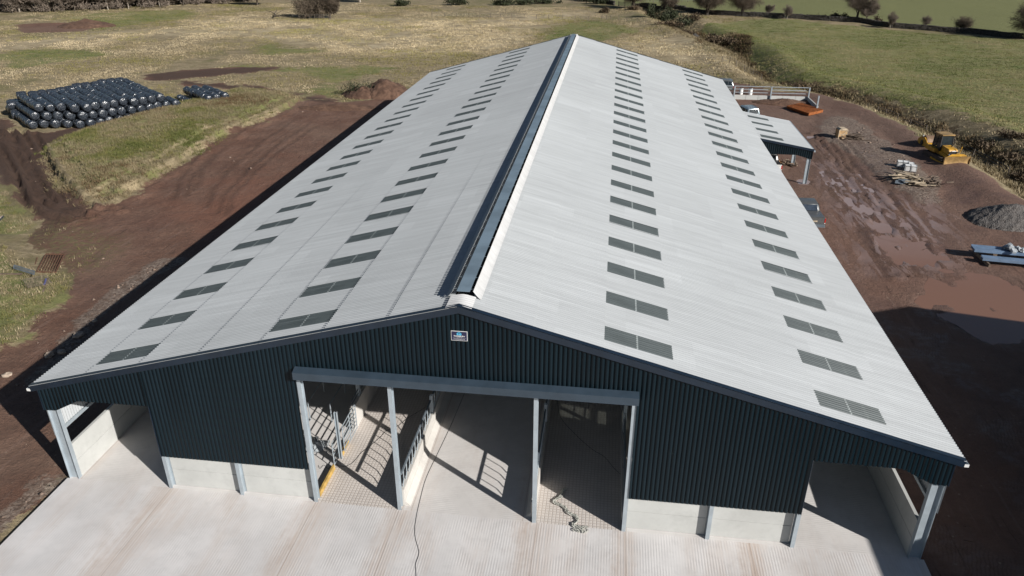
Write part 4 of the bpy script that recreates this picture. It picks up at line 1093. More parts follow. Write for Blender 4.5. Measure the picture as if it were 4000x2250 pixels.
# cubicle-side kerb, gate and wall on the left passage
MB().span((-6.37, 0.33, 0.0), (-6.27, 2.15, 0.26)).build('timber_kerb', M['timber'], shed, bevel=0.01)
MB().span((-6.33, 2.95, 0.0), (-6.23, 3.9, 0.24)).build('timber_kerb', M['timber'], shed, bevel=0.01)
MB().ibeam((-6.27, 2.86, 0.0), (-6.27, 2.86, 2.52), 0.13, 0.13, 0.012, (1, 0, 0)).build('gate_post', M['galv'], shed)
for ya, yb, lean in ((2.98, 4.74, 0.0),):
    gt = MB()
    for yy in (ya, (ya + yb) / 2, yb): gt.tube([(-6.10, yy, 0.30), (-6.10, yy, 1.68)], 0.021, 6)
    gate = gt.build('gate', M['galv'], shed)
    for zz in (0.34, 0.55, 0.76, 0.97, 1.18, 1.42, 1.66):
        MB().tube([(-6.10, ya, zz), (-6.10, yb, zz)], 0.024, 6).build('gate_rail', M['galv'], gate)
    MB().tube([(-6.10, 2.96, 0.4), (-6.22, 2.9, 0.4)], 0.015, 5).build('gate_hinge', M['galv_dark'], gate)
g2 = MB()
for yy in (2.1, 2.72): g2.tube([(-6.28, yy, 0.1), (-6.28, yy, 1.42)], 0.022, 6)
gate = g2.build('gate', M['galv'], shed)
gate['label'] = 'short gate beside the tall gate post'
for zz in (0.25, 0.5, 0.75, 1.0, 1.22, 1.42): MB().tube([(-6.28, 2.1, zz), (-6.28, 2.72, zz)], 0.02, 6).build('gate_rail', M['galv'], gate)
MB().span((-6.42, 4.85, 0), (-6.24, SHED_L - 6, 1.28)).build('passage_wall', M['wallc'], shed, bevel=0.012)
MB().span((6.24, 0.6, 0), (6.42, SHED_L - 6, 0.45)).build('passage_wall', M['wallc'], shed, bevel=0.012)
for y in np.arange(0.9, 22, 2.4):
    MB().tube([(6.33, y, 0.4), (6.33, y, 1.5)], 0.03, 6).build('rail_post', M['galv_dark'], shed)
for zz in (0.8, 1.15, 1.48): MB().tube([(6.33, 0.6, zz), (6.33, 22, zz)], 0.026, 6).build('passage_rail', M['galv_dark'], shed)
for zz in (1.45, 1.65): MB().tube([(-6.33, 4.9, zz), (-6.33, 24, zz)], 0.03, 6).build('passage_rail', M['galv_dark'], shed)
for xx in (-7.6, -8.7, -9.8, -10.9):
    MB().tube([(xx, 5.4, 0), (xx, 5.4, 1.05), (xx, 7.4, 1.05), (xx, 7.4, 0.35)], 0.03, 6).build('cubicle_rail', M['galv'], shed)

# ---------------------------------------------------------------- sign on the gable
sg = thing('sign_board', 'small dark navy company sign with white border near the gable peak', 'sign', (0.0, -0.052, 8.48))
MB().span((-0.295, -0.014, -0.195), (0.295, 0.0, 0.195)).build('border', M['white'], sg)
navy = simple('navy_print', (0.018, 0.017, 0.055), 0.5, var=0.1)
MB().span((-0.279, -0.018, -0.179), (0.279, -0.0145, 0.179)).build('panel', navy, sg)
cyan = simple('light_blue_print', (0.10, 0.52, 0.78), 0.5, var=0.08)
lg = MB()
yq = (-0.0215, -0.0185)
for poly in ([(-0.085, 0.118), (-0.005, 0.152), (0.075, 0.118), (0.075, 0.100), (-0.005, 0.130), (-0.085, 0.098)],
             [(-0.085, 0.0975), (-0.058, 0.108), (-0.058, 0.055), (-0.028, 0.055), (-0.028, 0.032), (-0.085, 0.032)],
             [(-0.048, 0.092), (0.078, 0.092), (0.078, 0.072), (-0.048, 0.072)],
             [(-0.010, 0.0715), (0.016, 0.0715), (0.016, 0.032), (-0.010, 0.032)],
             [(0.050, 0.0715), (0.078, 0.0715), (0.078, 0.032), (0.017, 0.032), (0.017, 0.050), (0.050, 0.050)]):
    lg.prism(poly, yq[0], yq[1], 'y')
lg.build('emblem', cyan, sg)
def lettering(text, size, x, z, mat, parent, name='lettering', spacing=1.0, bold=0.0):
    cu = bpy.data.curves.new(name, 'FONT'); cu.body = text; cu.size = size; cu.extrude = 0.0015
    cu.align_x = 'CENTER'; cu.align_y = 'CENTER'; cu.space_character = spacing; cu.offset = bold
    tmp = bpy.data.objects.new(name, cu); COL.objects.link(tmp)
    dg = bpy.context.evaluated_depsgraph_get()
    me = bpy.data.meshes.new_from_object(tmp.evaluated_get(dg))
    bpy.data.objects.remove(tmp, do_unlink=True)
    me.materials.clear(); me.materials.append(mat)
    o = bpy.data.objects.new(name, me); COL.objects.link(o)
    o.location = (x, -0.0205, z); o.rotation_euler = (R(90), 0, 0); o.parent = parent
    return o
lettering('THORBURN', 0.074, 0.0, -0.010, M['white'], sg, spacing=1.02, bold=0.0014)
lettering('GROUP', 0.030, 0.0, -0.062, M['white'], sg, spacing=2.4)
lettering('www.thorburngroup.co.uk', 0.037, 0.0, -0.132, M['white'], sg, bold=0.0)
MB().span((-0.235, -0.021, -0.094), (0.235, -0.0185, -0.090)).build('rule', M['white'], sg)

# ---------------------------------------------------------------- lean-to on the far side of the shed
LX0, LX1, LY0, LY1 = 17.95, 23.4, 46.6, 58.0
LZ0, LZ1 = 4.02, 3.06
lean = thing('lean_to', 'small open sided lean-to roof on posts against the right side of the big shed', 'lean-to', (0, 0, 0))
ls = (LZ0 - LZ1) / (LX1 - LX0)
def lz(x): return LZ0 - ls * (x - LX0)
y = np.arange(LY0 - 0.05, LY1, PITCH / 7)
rl = [47.75 + 2.62 * k for k in range(4)]
def lsheet(xa, xb, ya, yb, la, lb):
    n = max(4, int((yb - ya) / PITCH * 7)); yy = np.linspace(ya, yb, n + 1); c = corrug(yy)
    v = np.concatenate([np.stack([np.full_like(yy, xx), yy, lz(xx) + c + l], 1) for xx, l in ((xa, la), (xb, lb))])
    m = n + 1; i = np.arange(n)
    return v, np.stack([i, i + m, i + 1 + m, i + 1], 1)
V = []; F = []; nv = 0
def addl(v, f):
    global nv
    V.append(v); F.append(f + nv); nv += len(v)
e = [LY0 - 0.05]
for q in rl: e += [q, q + 0.95]
e.append(LY1)
for k in range(0, len(e), 2): addl(*lsheet(18.75, 20.95, e[k], e[k + 1], 0.0, 0.02))
addl(*lsheet(LX0, 18.8, LY0 - 0.05, LY1, 0.0, 0.02)); addl(*lsheet(20.9, LX1, LY0 - 0.05, LY1, 0.0, 0.02))
lr = mesh_np('roof', np.concatenate(V), np.concatenate(F), M['roof'], lean, smooth=True)
for q in rl:
    v, f = lsheet(18.76, 20.92, q - 0.04, q + 0.99, -0.002, 0.018)
    mesh_np('rooflight', v, f, M['rooflight'], lr, smooth=True)
cladding('gable_cladding', LX0, LX1 - 0.05, lambda x: lz(x) - 0.04, lambda x: 2.60 if x < 21.9 else 2.60 - (x - 21.9) * 0.26, LY0, M['clad'], lean, pit=0.19)
MB().beam((LX0, LY0 - 0.06, lz(LX0) + 0.03), (LX1, LY0 - 0.06, lz(LX1) + 0.03), 0.08, 0.2).build('barge_flashing', M['flash'], lean)
MB().beam((LX1 + 0.06, LY0 - 0.1, LZ1 - 0.06), (LX1 + 0.06, LY1, LZ1 - 0.06), 0.13, 0.12).build('gutter', M['galv'], lean)
for q in (LY0 + 0.1, 52.3, LY1 - 0.15):
    MB().ibeam((23.1, q, -0.1), (23.1, q, lz(23.1) - 0.05), 0.17, 0.34, 0.016, (1, 0, 0)).build('post', M['galv'], lean)
    MB().ibeam((LX0, q + 0.1, lz(LX0) - 0.2), (23.2, q + 0.1, lz(23.2) - 0.2), 0.12, 0.22, 0.012, (0, 0, 1)).build('rafter', M['galv_dark'], lean)

# ---------------------------------------------------------------- neighbouring shed beyond the right of the apron; its shadow falls on the yard
NX0, NX1, NYA, NYB, NH, NR = 27.2, 56.0, -48.0, 10.3, 7.0, 10.6
nb = thing('neighbour_shed', 'plain dark shed standing to the right of the yard', 'shed', (0, 0, 0))
xm = (NX0 + NX1) / 2
MB().prism([(NX0, -0.2), (NX1, -0.2), (NX1, NH - 0.1), (xm, NR - 0.1), (NX0, NH - 0.1)], NYA, NYB, 'y').build('wall', M['clad'], nb)
for s in (-1, 1):
    xe = NX0 - 0.0 if s < 0 else NX1
    MB().prism([(xm, NR), (xe, NH), (xe, NH + 0.08), (xm, NR + 0.08)], NYA - 0.1, NYB + 0.0, 'y').build('roof', M['roof'], nb)
# ---------------------------------------------------------------- wrapped bales
def bale_mesh(seed, L=1.10, r=0.53):
    rg = np.random.default_rng(seed)
    n = 20; prof = [(0.0, 0.03), (r * 0.70, 0.0), (r * 0.88, 0.05), (r * 0.97, 0.16), (r * 1.03, L * .38), (r * 1.03, L * .62), (r * 0.97, L - 0.16), (r * 0.88, L - 0.05), (r * 0.70, L), (0.0, L - 0.03)]
    vs = []; fs = []
    for i, (rr, ax) in enumerate(prof):
        for k in range(n):
            a = 2 * math.pi * k / n
            q = rr * (1 + rg.normal(0, 0.035) - 0.035 * max(0, -math.sin(a)) * (rr > 0.4))
            vs.append((ax - L / 2, q * math.cos(a), q * math.sin(a)))
    for i in range(len(prof) - 1):
        for k in range(n):
            a = i * n + k; b = i * n + (k + 1) % n
            fs.append((a, b, b + n, a + n))
    me = bpy.data.meshes.new('wrapped_bale'); me.from_pydata(vs, [], fs)
    bm = bmesh.new(); bm.from_mesh(me); bmesh.ops.remove_doubles(bm, verts=bm.verts, dist=0.001); bmesh.ops.recalc_face_normals(bm, faces=bm.faces); bm.to_mesh(me); bm.free()
    for p in me.polygons: p.use_smooth = True
    me.materials.append(M['bale'])
    return me
bale_me = [bale_mesh(i) for i in range(6)]
def bale(p, d, label, group):
    o = bpy.data.objects.new('wrapped_bale', rnd.choice(bale_me)); COL.objects.link(o)
    o.location = (p[0] + rnd.uniform(-.05, .05), p[1] + rnd.uniform(-.05, .05), p[2] + rnd.uniform(-.035, .035))
    q = Vector(d).to_track_quat('X', 'Z') @ Quaternion((1, 0, 0), rnd.uniform(0, 6.28))
    q = Quaternion((0, 0, 1), rnd.uniform(-0.10, 0.10)) @ Quaternion((0, 1, 0), rnd.uniform(-0.05, 0.05)) @ q
    o.rotation_mode = 'QUATERNION'; o.rotation_quaternion = q
    s = rnd.uniform(0.95, 1.04); o.scale = (rnd.uniform(0.97, 1.05), s, s)
    tag(o, label, 'bale', group)
    return o
A_ = Vector((-0.765, 0.644, 0)); E_ = Vector((0.69, 0.724, 0)); STEP = 1.05; LB = 1.14
F0 = Vector((-55.7, 57.3, 0))           # front end of the long bottom rows
GB = -0.12
def front(i):                           # rows 0-2 stand back a little, as in the stack
    return F0 + E_ * (STEP * i)
zb = (GB + 0.52, GB + 1.42, GB + 2.32)
top_n = {-4: 7, -3: 7, -2: 8, -1: 9, 0: 10, 1: 10, 2: 11, 3: 11, 4: 11, 5: 12, 6: 12, 7: 12, 8: 12}
start = {-4: 2.7, -3: 2.0, -2: 1.3, -1: 0.4}
LT = 'black plastic wrapped round bale in the top layer of the big stack'
LM = 'black plastic wrapped round bale in the middle layer of the big stack'
LBt = 'black plastic wrapped round bale in the bottom layer of the big stack'
for i, n in top_n.items():
    p0 = front(i) + A_ * (start.get(i, 0.0) * LB + 0.5 + rnd.uniform(-.35, .35))
    for k in range(n):
        p = p0 + A_ * (LB * (k + 0.5))
        bale((p.x, p.y, zb[2] + rnd.uniform(-.04, .04)), A_, LT if k else 'black wrapped bale closing the near end of a top row of the big stack', 'bales of the top layer')
for i in range(-5, 10):
    p0 = front(i) + E_ * (STEP * 0.5) + A_ * (start.get(i, 0.0) * LB + (0.2 if i >= 0 else 0.0) + rnd.uniform(-.25, .3)) if i > -5 else front(-5) + E_ * (STEP * 0.5) + A_ * (3.3 * LB)
    for k in range(3 if i > -5 else 9):
        p = p0 + A_ * (LB * (k + 0.5))
        bale((p.x, p.y, zb[1] + rnd.uniform(-.03, .03)), A_, LM if k else 'black wrapped bale with round end showing in the middle layer of the big stack', 'bales of the middle layer')
for i in range(-5, 10):
    p0 = front(i) + A_ * (start.get(i, 0.0) * LB) if i > -5 else front(-5) + A_ * (3.0 * LB)
    for k in range(2 if i > -5 else 11):
        p = p0 + A_ * (LB * (k + 0.5))
        bale((p.x, p.y, zb[0]), A_, LBt if k else 'black wrapped bale with round end showing in the bottom layer of the big stack', 'bales of the bottom layer')
# cross row lying along the back of the stack
for j in range(12):
    i = -4 + j * 1.05
    n = top_n[min(8, int(round(i)))]; 
    p = front(i) + A_ * ((start.get(int(round(i)), 0.0) + n + 0.55) * LB + 0.5)
    bale((p.x, p.y, zb[2] + 0.12), E_, 'black wrapped bale turned crossways in the row behind the top layer', 'bales of the back row')
for j in range(5):
    p = front(-5) + A_ * ((9.5 + 0.0 * j) * LB) + E_ * (-0.2) + A_ * (2.4 * (j % 2)) * 0.45
    bale((p.x - 0.3 * j, p.y + 0.35 * j, zb[j % 2]), E_, 'shiny black bale turned crossways at the far left corner of the big stack', 'bales of the left corner')
# small stack to the right
for i in range(4):
    f = Vector((-46.9, 66.9, 0)) + Vector((0.62, 0.98, 0)) * i * 0.98
    hgt_ = zb[1] if i in (1, 2, 3) else zb[0]
    for k in range(7 - (i == 3)):
        p = f + A_ * (LB * (k + 0.5))
        bale((p.x, p.y, hgt_), A_, 'black wrapped bale in the small separate stack' if k else 'black wrapped bale at the near end of the small separate stack', 'bales of the small stack')
        if i > 0 and k < 2: bale((p.x - 0.2, p.y - 0.3, zb[0]), A_, 'black wrapped bale underneath in the small separate stack', 'bales of the small stack')

# ---------------------------------------------------------------- cables and strap on the concrete
def smooth_path(pts, z, sub=6):
    P = [Vector((p[0], p[1], z)) for p in pts]; out = []
    for i in range(len(P) - 1):
        a, b, c, d = P[max(i - 1, 0)], P[i], P[i + 1], P[min(i + 2, len(P) - 1)]
        for k in range(sub):
            t = k / sub
            out.append(0.5 * ((2 * b) + (c - a) * t + (2 * a - 5 * b + 4 * c - d) * t * t + (3 * b - a - 3 * c + d) * t ** 3))
    out.append(P[-1])
    return out
cab = MB().tube(smooth_path([(-1.1, -5.2), (-1.15, -4.0), (-1.26, -3.26), (-1.41, -2.73), (-1.43, -2.14), (-1.78, -1.35), (-1.97, -0.51), (-2.1, 0.87), (-2.15, 2.12), (-2.02, 3.78), (-1.88, 5.59), (-1.76, 7.92), (-1.6, 12), (-1.4, 20)], 0.009), 0.0085, 6).build('power_cable', M['cable'], smooth=True)
tag(cab, 'black cable running from the apron up the centre feed passage', 'cable')
cab = MB().tube(smooth_path([(-7.1, 2.25), (-6.95, 2.05), (-6.86, 2.3), (-6.6, 2.1), (-6.42, 2.33), (-5.93, 2.33), (-5.64, 2.65), (-5.48, 3.35), (-5.21, 3.92), (-4.95, 4.59), (-4.79, 5.11), (-4.38, 5.49), (-4.05, 6.22), (-3.47, 7.1), (-3.0, 8.0)], 0.009), 0.0085, 6).build('power_cable', M['cable'], smooth=True)
tag(cab, 'black cable looping across the sunlit left passage floor', 'cable')
cab = MB().tube(smooth_path([(2.95, 9.5), (3.1, 8.2), (3.36, 7.13), (4.11, 5.97), (4.9, 5.0), (5.49, 4.51), (5.92, 3.8), (6.2, 3.44)], 0.009), 0.0085, 6).build('power_cable', M['cable'], smooth=True)
tag(cab, 'black cable crossing the shaded right passage floor', 'cable')
pts = smooth_path([(3.92, 2.15), (3.80, 1.85), (3.69, 1.66), (3.50, 1.42), (3.55, 1.25), (3.75, 1.08), (3.98, 0.93), (4.2, 0.70), (4.38, 0.53), (4.49, 0.28), (4.38, 0.05), (4.5, -0.05), (4.71, -0.18), (4.87, -0.29)], 0.02)
st = MB()
for j, o_ in enumerate((-0.09, -0.03, 0.02, 0.08)):
    q = [p + Vector((o_ * math.sin(i * 0.35 + j) + rnd.uniform(-.02, .02), o_ * 0.6 + rnd.uniform(-.02, .02), 0.02 + 0.03 * abs(math.sin(i * 0.5 + j)))) for i, p in enumerate(pts)]
    for a, b in zip(q[:-1], q[1:]): st.beam(a, b, 0.06, 0.012)
for k in range(7):
    c = Vector((4.62 + rnd.uniform(-.22, .22), -0.12 + rnd.uniform(-.16, .14), 0.03))
    st.tube([c + Vector((0.13 * math.cos(a * 0.9 + k), 0.08 * math.sin(a * 0.9), 0.02 * (a % 2))) for a in range(6)], 0.018, 5)
st = st.build('crumpled_strap', M['rope'], smooth=True)
tag(st, 'crumpled grey green strap lying across the right passage threshold', 'strap')
bg = MB()
for k in range(9):
    c = Vector((-7.44 + rnd.uniform(-.4, .35), 3.15 + rnd.uniform(-.3, .5), 0.16 + rnd.uniform(-.08, .16)))
    bg.box(c, (rnd.uniform(.2, .5), rnd.uniform(.2, .45), rnd.uniform(.08, .28)), rot=Quaternion((rnd.uniform(-1, 1), rnd.uniform(-1, 1), rnd.uniform(-1, 1), 1.0)).normalized().to_matrix())
bg = bg.build('plastic_wrapping', M['sheet'], bevel=0.02)
tag(bg, 'crumpled clear plastic wrapping on the floor behind the left door post', 'wrapping')

# ---------------------------------------------------------------- vehicles
def wheel(parent, x, y, r=0.36, w=0.24):
    side = 1 if x > 0 else -1
    t = MB(); n = 24
    prof = [(-w / 2, r * 0.62), (-w / 2, r * 0.93), (-w * 0.36, r), (w * 0.36, r), (w / 2, r * 0.93), (w / 2, r * 0.62)]
    vs = []; fs = []
    for (ax, rr) in prof:
        for k in range(n):
            a = 2 * math.pi * k / n; vs.append((x + ax, y + rr * math.cos(a), r + rr * math.sin(a)))
    for i in range(len(prof)):
        for k in range(n):
            j = (i + 1) % len(prof)
            fs.append((i * n + k, i * n + (k + 1) % n, j * n + (k + 1) % n, j * n + k))
    wh = t.add(vs, fs).build('wheel', M['tyre'], parent, smooth=True)
    rim = MB().tube([(x - w * 0.36, y, r), (x + w * 0.36, y, r)], r * 0.62, 20)
    for k in range(5):
        a = k * 1.2566
        rim.beam((x + side * w * 0.40, y, r), (x + side * w * 0.40, y + r * 0.55 * math.cos(a), r + r * 0.55 * math.sin(a)), 0.06, 0.03, up=(1, 0, 0))
    rim.build('rim', M['galv_dark'], wh)
    return wh
def loft(secs, name, mat, parent, bevel=0.0, smooth=True):
    """closed body from cross-sections along y: (y, half width low, half width high, z low, z high)"""
    vs = []; fs = []; m = 10
    for (y, wl, wh, z0, z1) in secs:
        zm = z0 + (z1 - z0) * 0.55
        ring = [(-wl * 0.93, z0), (-wl, z0 + 0.08), (-(wl + wh) / 2 - 0.015, zm), (-wh, z1 - 0.07), (-wh * 0.93, z1), (wh * 0.93, z1), (wh, z1 - 0.07), ((wl + wh) / 2 + 0.015, zm), (wl, z0 + 0.08), (wl * 0.93, z0)]
        vs += [(x, y, z) for x, z in ring]
    for i in range(len(secs) - 1):
        for k in range(m):
            j = (k + 1) % m
            fs.append((i * m + k, i * m + j, (i + 1) * m + j, (i + 1) * m + k))
    fs.append(tuple(range(m))); fs.append(tuple(range((len(secs) - 1) * m, len(secs) * m)))
    o = MB().add(vs, fs).build(name, mat, parent, bevel=bevel)
    for p in o.data.polygons: p.use_smooth = True
    try: o.data.set_sharp_from_angle(angle=R(38))
    except Exception: pass
    return o
def pane(pts, name, mat, parent, th=0.012):
    a = [Vector(p) for p in pts]; n = (a[1] - a[0]).cross(a[2] - a[0]).normalized()
    vs = [p + n * th * .5 for p in a] + [p - n * th * .5 for p in a]; k = len(a)
    fs = [tuple(range(k)), tuple(range(2 * k - 1, k - 1, -1))] + [(i, i + k, (i + 1) % k + k, (i + 1) % k) for i in range(k)]
    return MB().add(vs, fs).build(name, mat, parent)
def pickup(label, loc, rz, paint, tonneau, glass):
    """double-cab pickup, tail at y=0, nose towards +y"""
    t = thing('pickup_truck', label, 'pickup', loc, rz)
    body = loft([(0.02, .82, .84, .48, 1.12), (0.10, .86, .88, .42, 1.14), (1.5, .88, .88, .36, 1.14), (1.55, .88, .88, .36, 1.12), (3.4, .88, .88, .36, 1.12), (3.6, .88, .86, .36, 1.10), (4.7, .86, .80, .38, 1.02), (5.0, .82, .72, .42, .92), (5.08, .74, .66, .46, .82)], 'body', paint, t)
    cabn = loft([(1.50, .80, .74, 1.10, 1.16), (1.72, .80, .66, 1.10, 1.66), (2.0, .80, .66, 1.10, 1.74), (2.9, .80, .66, 1.10, 1.74), (3.15, .80, .64, 1.10, 1.68), (3.75, .80, .72, 1.08, 1.13)], 'cab', paint, t)
    pane([(-.60, 1.495, 1.19), (.60, 1.495, 1.19), (.54, 1.69, 1.62), (-.54, 1.69, 1.62)], 'rear_window', glass, t)
    pane([(-.62, 3.73, 1.19), (.62, 3.73, 1.19), (.55, 3.22, 1.64), (-.55, 3.22, 1.64)], 'windscreen', M['glass'], t)
    for s in (-1, 1):
        for ya, yb, yc, yd in ((1.68, 2.42, 2.42, 1.86), (2.5, 3.45, 3.1, 2.5)):
            pane([(s * .805, ya, 1.18), (s * .805, yb, 1.18), (s * .705, yc, 1.62), (s * .705, yd, 1.62)], 'side_window', M['glass'], t)
        MB().span((s * .80, 0.0, .72), (s * .885, 0.10, 1.08)).build('tail_lamp', M['red_lamp'], t, bevel=.01)
        MB().span((s * .795, -0.004, .66), (s * .88, 0.09, .715)).build('indicator', M['clear_lamp'], t, bevel=.005)
        MB().span((s * .60, 4.98, .74), (s * .78, 5.09, .90)).build('headlamp', M['clear_lamp'], t, bevel=.01)
        MB().box((s * .98, 3.35, 1.18), (.18, .10, .14)).build('mirror', M['black'], t, bevel=.02)
        wheel(t, s * .79, 1.0); wheel(t, s * .79, 4.1)
    MB().span((-.80, 0.10, 1.142), (.80, 1.46, 1.175)).build('bed_cover', tonneau, t, bevel=.012)
    MB().span((-.70, 0.0, .62), (.70, 0.06, 1.12)).build('tailgate', paint, t, bevel=.015)
    MB().span((-.26, -0.012, .80), (.26, 0.0, .90)).build('number_plate', M['pale_timber'], t)
    b = MB()
    for z in (.40, .47, .54): b.span((-.86, -0.16, z), (.86, 0.0, z + .05))
    b.build('rear_bumper', M['galv_dark'], t, bevel=.01)
    MB().span((-.80, 5.05, .40), (.80, 5.16, .58)).build('front_bumper', M['black'], t, bevel=.03)
    return t
pickup('dark grey pickup with closed bed cover parked beside the shed eaves', (21.12, 34.5, -0.13), 0.03, M['pickup'], M['pickup'], M['glass_blue'])
pickup('white pickup with black bed cover parked under the lean-to', (20.45, 48.6, -0.12), 0.02, M['white_paint'], M['black'], M['glass'])
def suv(label, loc, rz, paint, simple_=False):
    t = thing('parked_suv', label, 'car', loc, rz)
    loft([(0.0, .78, .78, .45, .98), (0.10, .86, .86, .38, 1.04), (1.2, .89, .88, .34, 1.06), (3.2, .89, .87, .34, 1.04), (4.2, .86, .78, .36, .96), (4.45, .78, .68, .42, .82)], 'body', paint, t)
    loft([(0.05, .80, .76, 1.0, 1.05), (0.30, .82, .66, 1.0, 1.66), (0.7, .82, .66, 1.0, 1.74), (2.2, .82, .66, 1.0, 1.74), (2.5, .82, .64, 1.0, 1.68), (3.2, .82, .74, 1.0, 1.05)], 'cabin', paint, t)
    pane([(-.62, 0.062, 1.12), (.62, 0.062, 1.12), (.55, 0.27, 1.60), (-.55, 0.27, 1.60)], 'rear_window', M['glass'], t)
    pane([(-.64, 3.16, 1.12), (.64, 3.16, 1.12), (.55, 2.55, 1.63), (-.55, 2.55, 1.63)], 'windscreen', M['glass'], t)
    for s in (-1, 1):
        for ya, yb, yc, yd in ((.26, .82, .82, .46), (.90, 1.72, 1.72, .90), (1.8, 2.95, 2.48, 1.8)):
            pane([(s * .825, ya, 1.12), (s * .825, yb, 1.12), (s * .705, yc, 1.60), (s * .705, yd, 1.60)], 'side_window', M['glass'], t)
        MB().span((s * .74, -.01, .70), (s * .865, .08, 1.02)).build('tail_lamp', M['red_lamp'], t, bevel=.01)
        MB().tube([(s * .60, .55, 1.74), (s * .60, .65, 1.80), (s * .60, 2.0, 1.80), (s * .60, 2.1, 1.74)], .018, 6).build('roof_rail', M['galv_dark'], t)
        wheel(t, s * .78, .85); wheel(t, s * .78, 3.5)
        MB().box((s * .97, 2.75, 1.10), (.18, .10, .14)).build('mirror', M['black'], t, bevel=.02)
    MB().span((-.84, -.08, .42), (.84, .04, .62)).build('rear_bumper', paint, t, bevel=.03)
    MB().span((-.26, -.012, .80), (.26, .0, .90)).build('number_plate', M['pale_timber'], t)
    return t
suv('silver blue estate car with roof rails parked beyond the lean-to', (22.0, 69.9, -0.12), 0.30, M['suv'])
suv('dark grey car behind the railed concrete wall', (22.1, 88.5, -0.12), 1.45, M['pickup'])

# ---------------------------------------------------------------- bulldozer
def bulldozer(loc, rz):
    """nose towards -y, blade at the front"""
    t = thing('bulldozer', 'yellow bulldozer with cab and wide worn blade on the muddy track', 'bulldozer', loc, rz)
    for s in (-1, 1):
        x0, x1 = s * .62, s * 1.06
        n = 34; loop = []
        for k in range(n):
            a = 2 * math.pi * k / n
            cy, cz = math.cos(a), math.sin(a)
            rr = .40
            loop.append((1.25 * (1 if cy > 0 else -1) * min(1, abs(cy) * 2.4) + rr * cy + 2.0, .42 + rr * cz))
        tr = MB().prism(loop, x0, x1, 'x').build('track', M['track'], t)
        pads = MB()
        for k in range(n):
            y, z = loop[k]; yn, zn = loop[(k + 1) % n]
            pads.beam((x0, y, z), (x1, y, z), .05, .07, up=(0, y - 2.0, z - .42))
        pads.build('track_pad', M['track'], tr)
        MB().span((s * .60, .75, .30), (s * .64, 3.3, .58)).build('track_frame', M['yellow'], tr)
        MB().beam((s * 1.12, 2.1, .42), (s * 1.12, -.15, .34), .10, .16).build('push_arm', M['yellow'], t)
    MB().prism([(.35, .50), (3.65, .50), (3.65, 1.15), (2.1, 1.20), (.35, 1.05)], -.58, .58, 'x').build('hull', M['yellow'], t, bevel=.02)
    MB().prism([(.42, 1.05), (.36, 1.30), (.46, 1.58), (.62, 1.64), (1.75, 1.74), (1.75, 1.10)], -.46, .46, 'x').build('bonnet', M['yellow'], t, bevel=.04)
    gr = MB().span((-.40, .335, .92), (.40, .375, 1.44)).build('grille', M['black'], t)
    MB().span((-.20, .325, 1.46), (.22, .345, 1.52)).build('badge', M['white'], gr)
    MB().tube([(.22, 1.2, 1.70), (.22, 1.2, 2.15)], .05, 10).build('exhaust', M['black'], t)
    # cab
    cb = MB()
    P = {'fl': (-.62, 1.72), 'fr': (.62, 1.72), 'rl': (-.62, 3.05), 'rr': (.62, 3.05)}
    for k, (x, y) in P.items(): cb.beam((x, y, 1.15), (x * .93, y + (.10 if y < 2 else -.05), 2.66), .09, .09)
    for a, b in (('fl', 'fr'), ('rl', 'rr'), ('fl', 'rl'), ('fr', 'rr')):
        cb.beam((*P[a], 1.42), (*P[b], 1.42), .06, .09)
    cab_ = cb.build('cab', M['black'], t)
    pane([(-.57, 1.735, 1.46), (.57, 1.735, 1.46), (.53, 1.82, 2.62), (-.53, 1.82, 2.62)], 'windscreen', M['glass'], cab_)
    pane([(-.57, 3.045, 1.46), (.57, 3.045, 1.46), (.53, 3.0, 2.62), (-.53, 3.0, 2.62)], 'rear_window', M['glass_blue'], cab_)
    for s in (-1, 1):
        pane([(s * .625, 1.80, 1.20), (s * .625, 2.38, 1.20), (s * .585, 2.38, 2.62), (s * .585, 1.88, 2.62)], 'door_glass', M['glass_blue'] if s > 0 else M['glass'], cab_)
        pane([(s * .625, 2.44, 1.46), (s * .625, 2.99, 1.46), (s * .585, 2.95, 2.62), (s * .585, 2.44, 2.62)], 'side_window', M['glass'], cab_)
        MB().prism([(1.9, .95), (3.6, .95), (3.6, 1.34), (3.1, 1.42), (1.9, 1.30)], s * .60, s * 1.0, 'x').build('fender', M['yellow'], t, bevel=.03)
    MB().span((-.26, 2.3, 1.2), (.26, 2.8, 1.9)).build('seat', M['black'], cab_, bevel=.05)
    MB().prism([(-.66, 1.68), (.66, 1.68), (.66, 3.10), (-.66, 3.10)], 2.66, 2.78, 'z').build('cab_roof', M['blade'], t, bevel=.03)
    # blade: curved mouldboard, cutting edge and spill guard
    prof = []; back = []
    for k in range(9):
        a = k / 8
        yy = -.56 + .15 * (1 - (2 * a - 1.02) ** 2) ; zz = .02 + 1.16 * a
        prof.append((yy, zz)); back.append((yy + .06, zz))
    bl = MB().prism(prof + back[::-1], -1.29, 1.29, 'x').build('blade', M['blade'], t)
    MB().span((-1.30, -.545, 0.0), (1.30, -.50, .16)).build('cutting_edge', M['galv'], bl)
    for s in (-1, 1): MB().span((s * 1.29, -.54, .02), (s * 1.31, -.36, 1.18)).build('end_plate', M['blade'], bl)
    MB().prism([(-1.0, 1.185), (1.0, 1.185), (.62, 1.40), (-.62, 1.40)], -.40, -.35, 'y').build('spill_guard', M['yellow'], bl)
    lf = MB().beam((.33, -.2, .95), (.33, .25, 1.12), .16, .30)
    lf.tube([(.42, .1, 1.1), (.60, .15, 2.0)], .035, 8); lf.tube([(.18, .1, 1.0), (.18, .12, 1.32), (.48, .12, 1.32), (.48, .1, 1.0)], .03, 6)
    lf.build('lift_ram', M['yellow'], t)
    for s in (-1, 1): MB().tube([(s * .45, -.25, .85), (s * .40, .5, 1.2)], .05, 8).build('ram', M['galv'], t)
    return t
bulldozer((38.77, 54.03, -0.1), 0.183)
